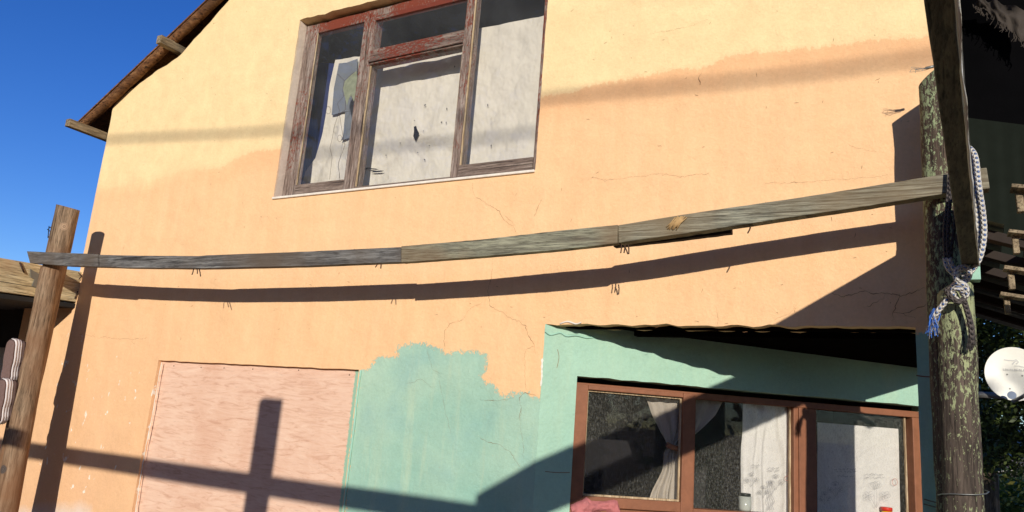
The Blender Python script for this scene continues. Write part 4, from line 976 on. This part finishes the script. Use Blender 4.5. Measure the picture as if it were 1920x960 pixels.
# rope
rope = tag(empty('rope', (.17, -.33, 2.25)), 'blue and white braided rope looped over the beam and knotted on the right post', 'rope')
def R3(pts, Y): return [onY(x_, y_, Y if not isinstance(Y, list) else Y[i]) for i, (x_, y_) in enumerate(pts)]
b = bmesh.new()
tube(b, smooth_path(R3([(1805, 270), (1822, 282), (1830, 300), (1835, 345), (1843, 400), (1845, 440), (1838, 480), (1822, 507), (1806, 520)], [-.27, -.30, -.32, -.33, -.33, -.335, -.34, -.34, -.33]), 10), .0088, 12)
tube(b, smooth_path(R3([(1808, 280), (1820, 300), (1825, 345), (1831, 400), (1833, 440), (1829, 470), (1814, 497), (1798, 512)], [-.27, -.29, -.31, -.315, -.315, -.32, -.33, -.33]), 10), .0085, 12)
tube(b, smooth_path(R3([(1772, 484), (1776, 500), (1786, 512), (1800, 517)], -.325), 8), .0078, 12)
tube(b, smooth_path(R3([(1780, 484), (1785, 498), (1793, 507), (1805, 512)], -.335), 8), .0078, 12)
keep(obj('loop', b, M['rope'], smooth=True), rope)
b = bmesh.new()
tube(b, smooth_path(R3([(1795, 505), (1810, 500), (1818, 512), (1812, 526), (1797, 528), (1792, 515), (1800, 503), (1814, 506)], [-.34, -.36, -.35, -.34, -.36, -.37, -.36, -.34]), 8), .0085, 12)
tube(b, smooth_path(R3([(1786, 538), (1797, 530), (1810, 536), (1812, 552), (1802, 564), (1789, 558), (1786, 545), (1798, 540), (1806, 552)], [-.33, -.36, -.36, -.35, -.34, -.35, -.36, -.37, -.34]), 8), .0088, 12)
keep(obj('knot', b, M['rope'], smooth=True), rope)
b = bmesh.new()
tube(b, smooth_path(R3([(1790, 548), (1778, 560), (1765, 575), (1754, 590), (1750, 598)], [-.35, -.345, -.34, -.335, -.33]), 8), .0085, 12)
keep(obj('tail', b, M['rope'], smooth=True), rope)
b = bmesh.new()
for i in range(60):
    x_, y_ = 1750+random.uniform(-6, 8), 588+random.uniform(-4, 10)
    tube(b, smooth_path(R3([(x_+6, y_-8), (x_+random.uniform(-4, 4), y_+8), (x_+random.uniform(-10, 7), y_+random.uniform(16, 42))], -.33+random.uniform(-.012, .012)), 4), .0011, 4, caps=False, mi=0 if i % 3 else 1)
keep(obj('frayed_end', b, [M['rope_blue'], M['rope']]), rope)
dr_ = tag(empty('dark_rope', (.12, -.33, 2.25)), 'dark brown rope hanging beside the beam with a frayed tail over the right post', 'rope')
b = bmesh.new()
tube(b, smooth_path(R3([(1781, 318), (1779, 350), (1775, 390), (1771, 430), (1772, 470), (1774, 488)], -.32), 10), .0055, 10)
tube(b, smooth_path(R3([(1783, 330), (1782, 370), (1779, 410), (1777, 450), (1779, 486)], -.325), 10), .0055, 10)
tube(b, smooth_path(R3([(1792, 378), (1790, 420), (1785, 460), (1783, 490)], -.325), 10), .0050, 10)
keep(obj('loop', b, M['rope_dark'], smooth=True), dr_)
b = bmesh.new()
tube(b, smooth_path(R3([(1783, 540), (1776, 545), (1782, 556), (1796, 566), (1806, 562), (1810, 572), (1816, 592), (1821, 612), (1822, 632), (1824, 646)], [-.35, -.35, -.36, -.36, -.35, -.34, -.335, -.335, -.33, -.33]), 8), .0085, 12)
for i in range(26):
    x_ = 1822+random.uniform(-6, 6); tube(b, smooth_path(R3([(x_, 622), (x_+random.uniform(-3, 3), 640), (x_+random.uniform(-6, 6), 654+random.uniform(-4, 5))], -.33+random.uniform(-.01, .01)), 3), .0017, 4, caps=False)
keep(obj('tail', b, M['rope_dark'], smooth=True), dr_)
b = bmesh.new()
for i in range(7):
    tube(b, smooth_path(R3([(1748, 126), (1735+random.uniform(-4, 4), 128+random.uniform(-2, 4)), (1718+random.uniform(-10, 8), 130+random.uniform(-5, 8)), (1708+random.uniform(-4, 12), 131+random.uniform(-6, 8))], -.21+random.uniform(-.01, .01)), 4), .0008, 4, caps=False)
tube(b, R3([(1752, 124), (1745, 126), (1735, 128)], -.21), .005, 8)
tag(obj('frayed_cord', b, M['galv']), 'grey frayed cord end sticking out at the top of the right post', 'cord')

# ================================================================== LEFT SIDE: JOIST, LEAN-TO, SHOES
jx = -5.16
jt = onX(172, 513, jx); 
print('joist end', jt, onX(159, 569, jx), onX(0, 483, jx), onX(0, 547, jx))
E0 = onX(172, 513, jx); E1 = onX(160, 569, jx)
joist = tag(empty('joist', (jx, float(E0[1])-.5, float(E0[2]))), 'thick pale timber joist with nails in its end behind the left log post', 'joist')
zt_, zb_ = float(E0[2]), float(E1[2]); Yend = float(E0[1])
FA = onX(0, 483, jx); 
sl_ = (FA[2]-zt_)/(FA[1]-Yend)
b = bmesh.new(); L_ = 2.6; beam(b, (jx-.06, Yend, (zt_+zb_)/2), (jx-.06, Yend-L_, (zt_+zb_)/2-sl_*L_), .12, zt_-zb_, (0, 0, 1), 14, rag=.003)
keep(obj('timber', b, M['joist'], bevel=.006), joist)
for p, q, r_ in (((147, 511), (158, 524), .0035), ((158, 511), (148, 524), .0035), ((150, 538), (153, 548), .0035), ((140, 560), (146, 546), .0035), ((37, 492), (45, 511), .006)):
    b = bmesh.new(); tube(b, [onX(*p, jx+.006), onX(*q, jx+.010)], r_, 6); keep(obj('nail', b, M['nail']), joist)
b = bmesh.new(); prism(b, [Vector(onX(x_, y_, jx+.004)) for x_, y_ in ((56, 504), (66, 510), (75, 514), (70, 541), (59, 536), (64, 524), (57, 520))], (1, 0, 0), .006); keep(obj('bracket', b, M['galv'], bevel=.001), joist)
lean = tag(empty('lean_to', (jx-1, -1, 0)), 'dark lean-to roof and grey back wall left of the log post', 'lean-to')
zl = zb_-.012
b = bmesh.new(); prism(b, [(jx-3, .32, zl-.03+sl_*.32), (jx-.003, .32, zl-.03+sl_*.32), (jx-.003, -2.6, zl-.03-sl_*2.6), (jx-3, -2.6, zl-.03-sl_*2.6)], (0, 0, 1), .03); box(b, jx-3, jx-.1, -.9, -.82, zl-.2, zl-.03); keep(obj('roof', b, M['dark']), lean)
b = bmesh.new(); box(b, jx-3, XL-.60, .22, .3, 0, zl); keep(obj('back_wall', b, plain('grey_plaster', (.50, .48, .46), .9)), lean)
b = bmesh.new(); box(b, jx-3, XL-.625, .10, .12, 1.88, zl-.02); keep(obj('dark_board', b, M['dark']), lean)  # near-black sheet added to paint the shade under the lean-to
# sneakers hanging on the post with the soles turned out
def shoe(px, py, L, Wd, Y, tilt):
    root = empty('sneaker', tuple(onY(px, py, Y))); n = 28
    def outl(t):   # sole half-width along length
        return Wd*(.40+.10*math.cos(t*math.pi*2)+.05*math.cos(t*math.pi*4-.6))*math.sin(math.pi*min(max(t, .012), .988))**.42
    def ringset(b, x0, x1, sc0, sc1, mi):
        loops = []
        for x, s_ in ((x0, sc0), (x1, sc1)):
            lp = []
            for k in range(n):
                a = 2*math.pi*k/n; t = .5-.5*math.cos(a) if True else 0; w2 = outl(t)*(1 if a < math.pi else -1)
                lp.append(b.verts.new((w2*s_, x, (t-.5)*L*s_)))
            loops.append(lp)
        for k in range(n):
            f = b.faces.new((loops[0][k], loops[0][(k+1) % n], loops[1][(k+1) % n], loops[1][k])); f.smooth = True; f.material_index = mi
        f1 = b.faces.new(loops[0]); f2 = b.faces.new(loops[1][::-1]); f1.material_index = f2.material_index = mi
    b = bmesh.new(); ringset(b, -.034, -.022, .93, 1.0, 0); t_ = sub(obj('tread', b, M['tread']), root)
    b = bmesh.new(); ringset(b, -.0215, -.008, 1.0, 1.04, 0); ringset(b, -.0075, .008, 1.0, 1.03, 0); ringset(b, .0085, .020, 1.0, 1.0, 0); sub(obj('midsole', b, M['sole']), root)
    b = bmesh.new(); ringset(b, .0205, .05, .96, .92, 0); ringset(b, .0505, .09, .90, .62, 0); sub(obj('upper', b, M['upper']), root)
    root.rotation_euler = (math.radians(8), math.radians(tilt), math.radians(5)); return root
s1 = shoe(24, 677, .27, .125, -.46, 8); tag(s1, 'upper white-soled brown sneaker hanging against the left log post', 'sneaker', 'sneakers hung on the left log post')
s2 = shoe(7, 752, .27, .125, -.47, 8); tag(s2, 'lower white-soled brown sneaker hanging just above the beam shadow on the log post', 'sneaker', 'sneakers hung on the left log post')

# ================================================================== DISH
dc = onY(1901, 701, 5.0); dist = np.linalg.norm(dc-CAM); Rd = 46.0*((dc-CAM)@FW)/FPX
dish = tag(empty('satellite_dish', (float(dc[0]), 5.0, float(dc[2]))), 'round white satellite dish on a horizontal arm in front of the dark tree', 'satellite dish')
toc = Vector(CAM-dc).normalized(); ax = (toc+Vector((.10, 0, .12))).normalized(); q = ax.to_track_quat('Z', 'Y').to_matrix().to_4x4()
def dmesh(fn, name, m):
    b = bmesh.new(); fn(b); bmesh.ops.transform(b, matrix=q, verts=b.verts); return sub(obj(name, b, m, smooth=True), dish)
def bowl(b):
    n = 48; rings = []
    for r_ in [0.001]+[Rd*i/10 for i in range(1, 11)]+[Rd*1.02, Rd*1.02]:
        z = .14*Rd*((r_/Rd)**2-1); 
        if len(rings) == 12: z -= .03*Rd
        rings.append([b.verts.new((r_*math.cos(2*math.pi*k/n), r_*1.07*math.sin(2*math.pi*k/n), z)) for k in range(n)])
    for r_ in [Rd*i/10 for i in range(10, 0, -1)]: rings.append([b.verts.new((r_*math.cos(2*math.pi*k/n), r_*1.07*math.sin(2*math.pi*k/n), .14*Rd*((r_/Rd)**2-1)-.03*Rd)) for k in range(n)])
    for i in range(len(rings)-1):
        for k in range(n): b.faces.new((rings[i][k], rings[i][(k+1) % n], rings[i+1][(k+1) % n], rings[i+1][k]))
dmesh(bowl, 'reflector', M['dish'])
def bz(x, y): return .14*Rd*((x*x+y*y/1.14)/Rd**2-1)+.002
for x, y in ((-.22, -.02), (.30, -.05), (-.16, -.60), (.38, -.63)):
    dmesh(lambda b: bmesh.ops.create_circle(b, cap_ends=True, radius=Rd*.035, segments=10, matrix=Matrix.Translation((x*Rd, y*Rd, bz(x*Rd, y*Rd)+.002))), 'bolt_head', M['grey'])
def logo(b):
    def st(pts, w_): ribbon(b, [Vector((x*Rd, y*Rd, bz(x*Rd, y*Rd)+.002)) for x, y in pts], w_*Rd, (0, 0, 1))
    st([(-.30, .58), (-.15, .56), (.02, .55), (.14, .60)], .04); st([(-.02, .40), (.06, .50), (.16, .56), (.20, .50), (.12, .42)], .05); st([(.05, .34), (.2, .34), (.36, .30), (.45, .28)], .03)
    x = -.34
    for k in range(11):
        st([(x, .12), (x, .22)], .018); st([(x, .22 if k % 2 else .12), (x+.045, .17), (x+.045, .12)], .014); x += .078
dmesh(logo, 'faded_print', M['dishmark'])
b = bmesh.new(); tube(b, [onY(1700, 742, 5.1), onY(1790, 738, 5.1), onY(1880, 742, 5.12)], .028, 10); keep(obj('mounting_arm', b, M['grey'], smooth=True), dish)
b = bmesh.new(); tube(b, [onY(1900, 752, 5.02), onY(1915, 745, 4.85), onY(1932, 735, 4.7)], .016, 8); keep(obj('feed_arm', b, M['grey'], smooth=True), dish)
b = bmesh.new(); tube(b, [onY(1897, 741, 4.82), onY(1897.5, 741, 4.88)], .034, 14); keep(obj('feed_horn', b, M['lnb']), dish)
b = bmesh.new(); tube(b, [onY(1800, 742, 5.1)*np.array([1, 1, 0]), onY(1800, 730, 5.1)], .035, 10); keep(obj('mast', b, M['grey'], smooth=True), dish)

# ================================================================== PLANTS
def leaves(b, c, rad, n, size, rnd, clump=10, shell=.5):
    k = 0
    while k < n:
        a = Vector((rnd.gauss(0, 1), rnd.gauss(0, 1), rnd.gauss(0, 1))).normalized()*(shell+(1-shell)*rnd.random()**.5)
        cc = Vector((c[0]+a.x*rad[0], c[1]+a.y*rad[1], c[2]+a.z*rad[2]))
        for _ in range(clump):
            p = cc+Vector((rnd.gauss(0, 1), rnd.gauss(0, 1), rnd.gauss(0, 1)))*size*2.6; d = Vector((rnd.gauss(0, 1), rnd.gauss(0, 1), rnd.gauss(0, .7))).normalized(); s_ = d.cross(Vector((rnd.random(), rnd.random(), rnd.random()))).normalized(); L = size*rnd.uniform(.6, 1.2)
            b.faces.new([b.verts.new(p-d*L), b.verts.new(p+s_*L*.42), b.verts.new(p+d*L), b.verts.new(p-s_*L*.42)]); k += 1
rnd = random.Random(3)
tree = tag(empty('tree', (1.9, 9.0, 0)), 'dark leafy tree behind the satellite dish and the right post', 'tree')
b = bmesh.new()
for (px, py, Y, rr, n) in ((1850, 600, 9, (1.0, .9, .55), 5200), (1915, 640, 9, (1.0, .8, .8), 5600), (1870, 700, 10, (1.1, .8, .6), 4200), (1900, 790, 9.4, (.8, .8, .5), 3000), (1905, 835, 9, (.5, .6, .22), 900), (1845, 815, 9, (.25, .6, .5), 1500), (2000, 600, 9, (1.5, 1, 1.6), 3500)):
    leaves(b, onY(px, py, Y), rr, n, .05, rnd)
o = keep(obj('crown', b, M['leaf']), tree)
b = bmesh.new(); base = onY(1848, 905, 9.5)
tube(b, smooth_path([(base[0], 9.5, -.1), onY(1850, 868, 9.5), onY(1862, 820, 9.5), onY(1884, 800, 9.5), onY(1905, 760, 9.5)], 6), .13, 10, .2, rf=lambda t: 1.2-.7*t)
tube(b, smooth_path([onY(1862, 820, 9.5), onY(1850, 780, 9.5), onY(1842, 720, 9.5)], 6), .09, 10, .2, rf=lambda t: 1-.5*t)
keep(obj('trunk', b, M['trunk'], smooth=True), tree)
b = bmesh.new(); rnd = random.Random(5)
for i in range(26):
    px = 1835+i*7+rnd.uniform(-5, 5); Y = rnd.uniform(13, 24); p = onY(px, 900, Y); hh = rnd.uniform(.25, .75)
    leaves(b, (p[0], Y, p[2]-.5+rnd.uniform(-.3, .25)), (.9, .9, hh), 600, .07, rnd, shell=.3)
    leaves(b, (p[0], Y-2, p[2]-1.4), (1.1, .9, .7), 350, .07, rnd, shell=.3)
tag(obj('shrubs', b, M['hedge']), 'sunlit tangle of green and yellowish bushes below the tree at the right edge', 'bushes', kind='stuff')
b = bmesh.new(); p = onY(1869, 893, 42); tube(b, [(p[0], 42, -.1), (p[0], 42, float(p[2])+0.5)], .12, 8); beam(b, (p[0]-.8, 42, p[2]+.3), (p[0]+.8, 42, p[2]+.3), .08, .08)
tag(obj('utility_pole', b, plain('pale_pole', (.4, .38, .35), .9)), 'tiny pale utility pole with a crossarm far off beyond the bushes', 'pole')

# ================================================================== OVERHEAD CABLE (behind the camera; throws the faint soft band)
TB = 11.0
pts = [onY(x_, y_)-SUN*TB for x_, y_ in ((-300, 292), (200, 262), (530, 243), (1020, 185), (1400, 150), (1740, 107), (2200, 40))]
b = bmesh.new(); tube(b, smooth_path(pts, 8), .0145, 8); tag(obj('overhead_cable', b, M['cable'], smooth=True), 'thick black overhead service cable strung behind the viewpoint', 'cable')

# ================================================================== ADDED BEHIND THE VIEWPOINT (unseen trees and house that block sky light)
rnd = random.Random(11)
for (x, y, r_, h, lab) in ((-9.5, -11, 3.4, 7.5, 'unseen broad tree added behind and left of the viewpoint to block sky'), (11.5, -9, 3.6, 8.5, 'unseen broad tree added behind and right of the viewpoint to block sky')):
    t_ = tag(empty('tree', (x, y, 0)), lab, 'tree'); b = bmesh.new()  # unseen trees added to cut sky fill on the wall
    leaves(b, (x, y, h*.58), (r_, r_, h*.42), 2600, .30, rnd, 8, .2); keep(obj('crown', b, M['leaf']), t_)
    b = bmesh.new(); tube(b, [(x, y, -.1), (x+.1, y, h*.3), (x, y+.1, h*.6)], .22, 10, .2); keep(obj('trunk', b, M['trunk'], smooth=True), t_)
nb = tag(empty('house', (0, -27, 0)), 'unseen low brown brick house added behind the viewpoint to block sky', 'house')  # unseen house added to block the bright low sky
b = bmesh.new(); box(b, -14, 16, -32, -26, 0, 3.2); keep(obj('wall', b, plain('brown_brick', (.22, .13, .09), .9)), nb)
b = bmesh.new(); prism(b, [(-14.5, -32.5, 3.2), (-14.5, -25.5, 3.2), (-14.5, -29, 5.0)], (1, 0, 0), 31); keep(obj('roof', b, M['roofdark']), nb)
for x in (-10, -4, 3, 10):
    b = bmesh.new(); box(b, x, x+1.6, -25.98, -25.93, 1.0, 2.2); keep(obj('window', b, M['dark']), nb)
b = bmesh.new(); box(b, -1.2, -.3, -25.98, -25.93, 0, 2.1); keep(obj('door', b, M['brown']), nb)

for x, y, z, r_, lab in ((-11.5, -7.5, 11.2, 5.0, 'unseen gum tree added at the far left to block sky behind the viewpoint'), (-3.9, -8.5, 12.4, 5.2, 'unseen gum tree added to block sky straight behind the left log post, front row'),
        (9.0, -8, 13.2, 5.2, 'unseen gum tree added to block sky behind the porch, front row'), (16, -8.5, 11.8, 5.0, 'unseen gum tree added at the far right to block sky behind the viewpoint'),
        (-1.6, -16, 17.0, 5.2, 'taller unseen gum tree added to block sky in the back row, before the brick house'), (15.0, -16, 17.5, 5.6, 'tallest unseen gum tree added to block sky at the right of the back row'), (-10.5, -15.5, 14.0, 5.2, 'unseen gum tree added to block sky at the left of the back row')):
    t_ = tag(empty('sky_block_tree', (x, y-1, 0)), lab, 'tree', 'added gum trees blocking sky behind the viewpoint'); b = bmesh.new()  # unseen high crowns added to keep sky fill off the wall
    leaves(b, (x, y, z), (r_, r_*.85, 3.0), 1900, .42, rnd, 8, .1); keep(obj('crown', b, M['leaf']), t_)
    b = bmesh.new(); tube(b, smooth_path([(x, y-1, -.1), (x+.2, y-1, z*.5), (x, y, z*.85)], 6), .16, 10, .2); keep(obj('trunk', b, M['trunk'], smooth=True), t_)
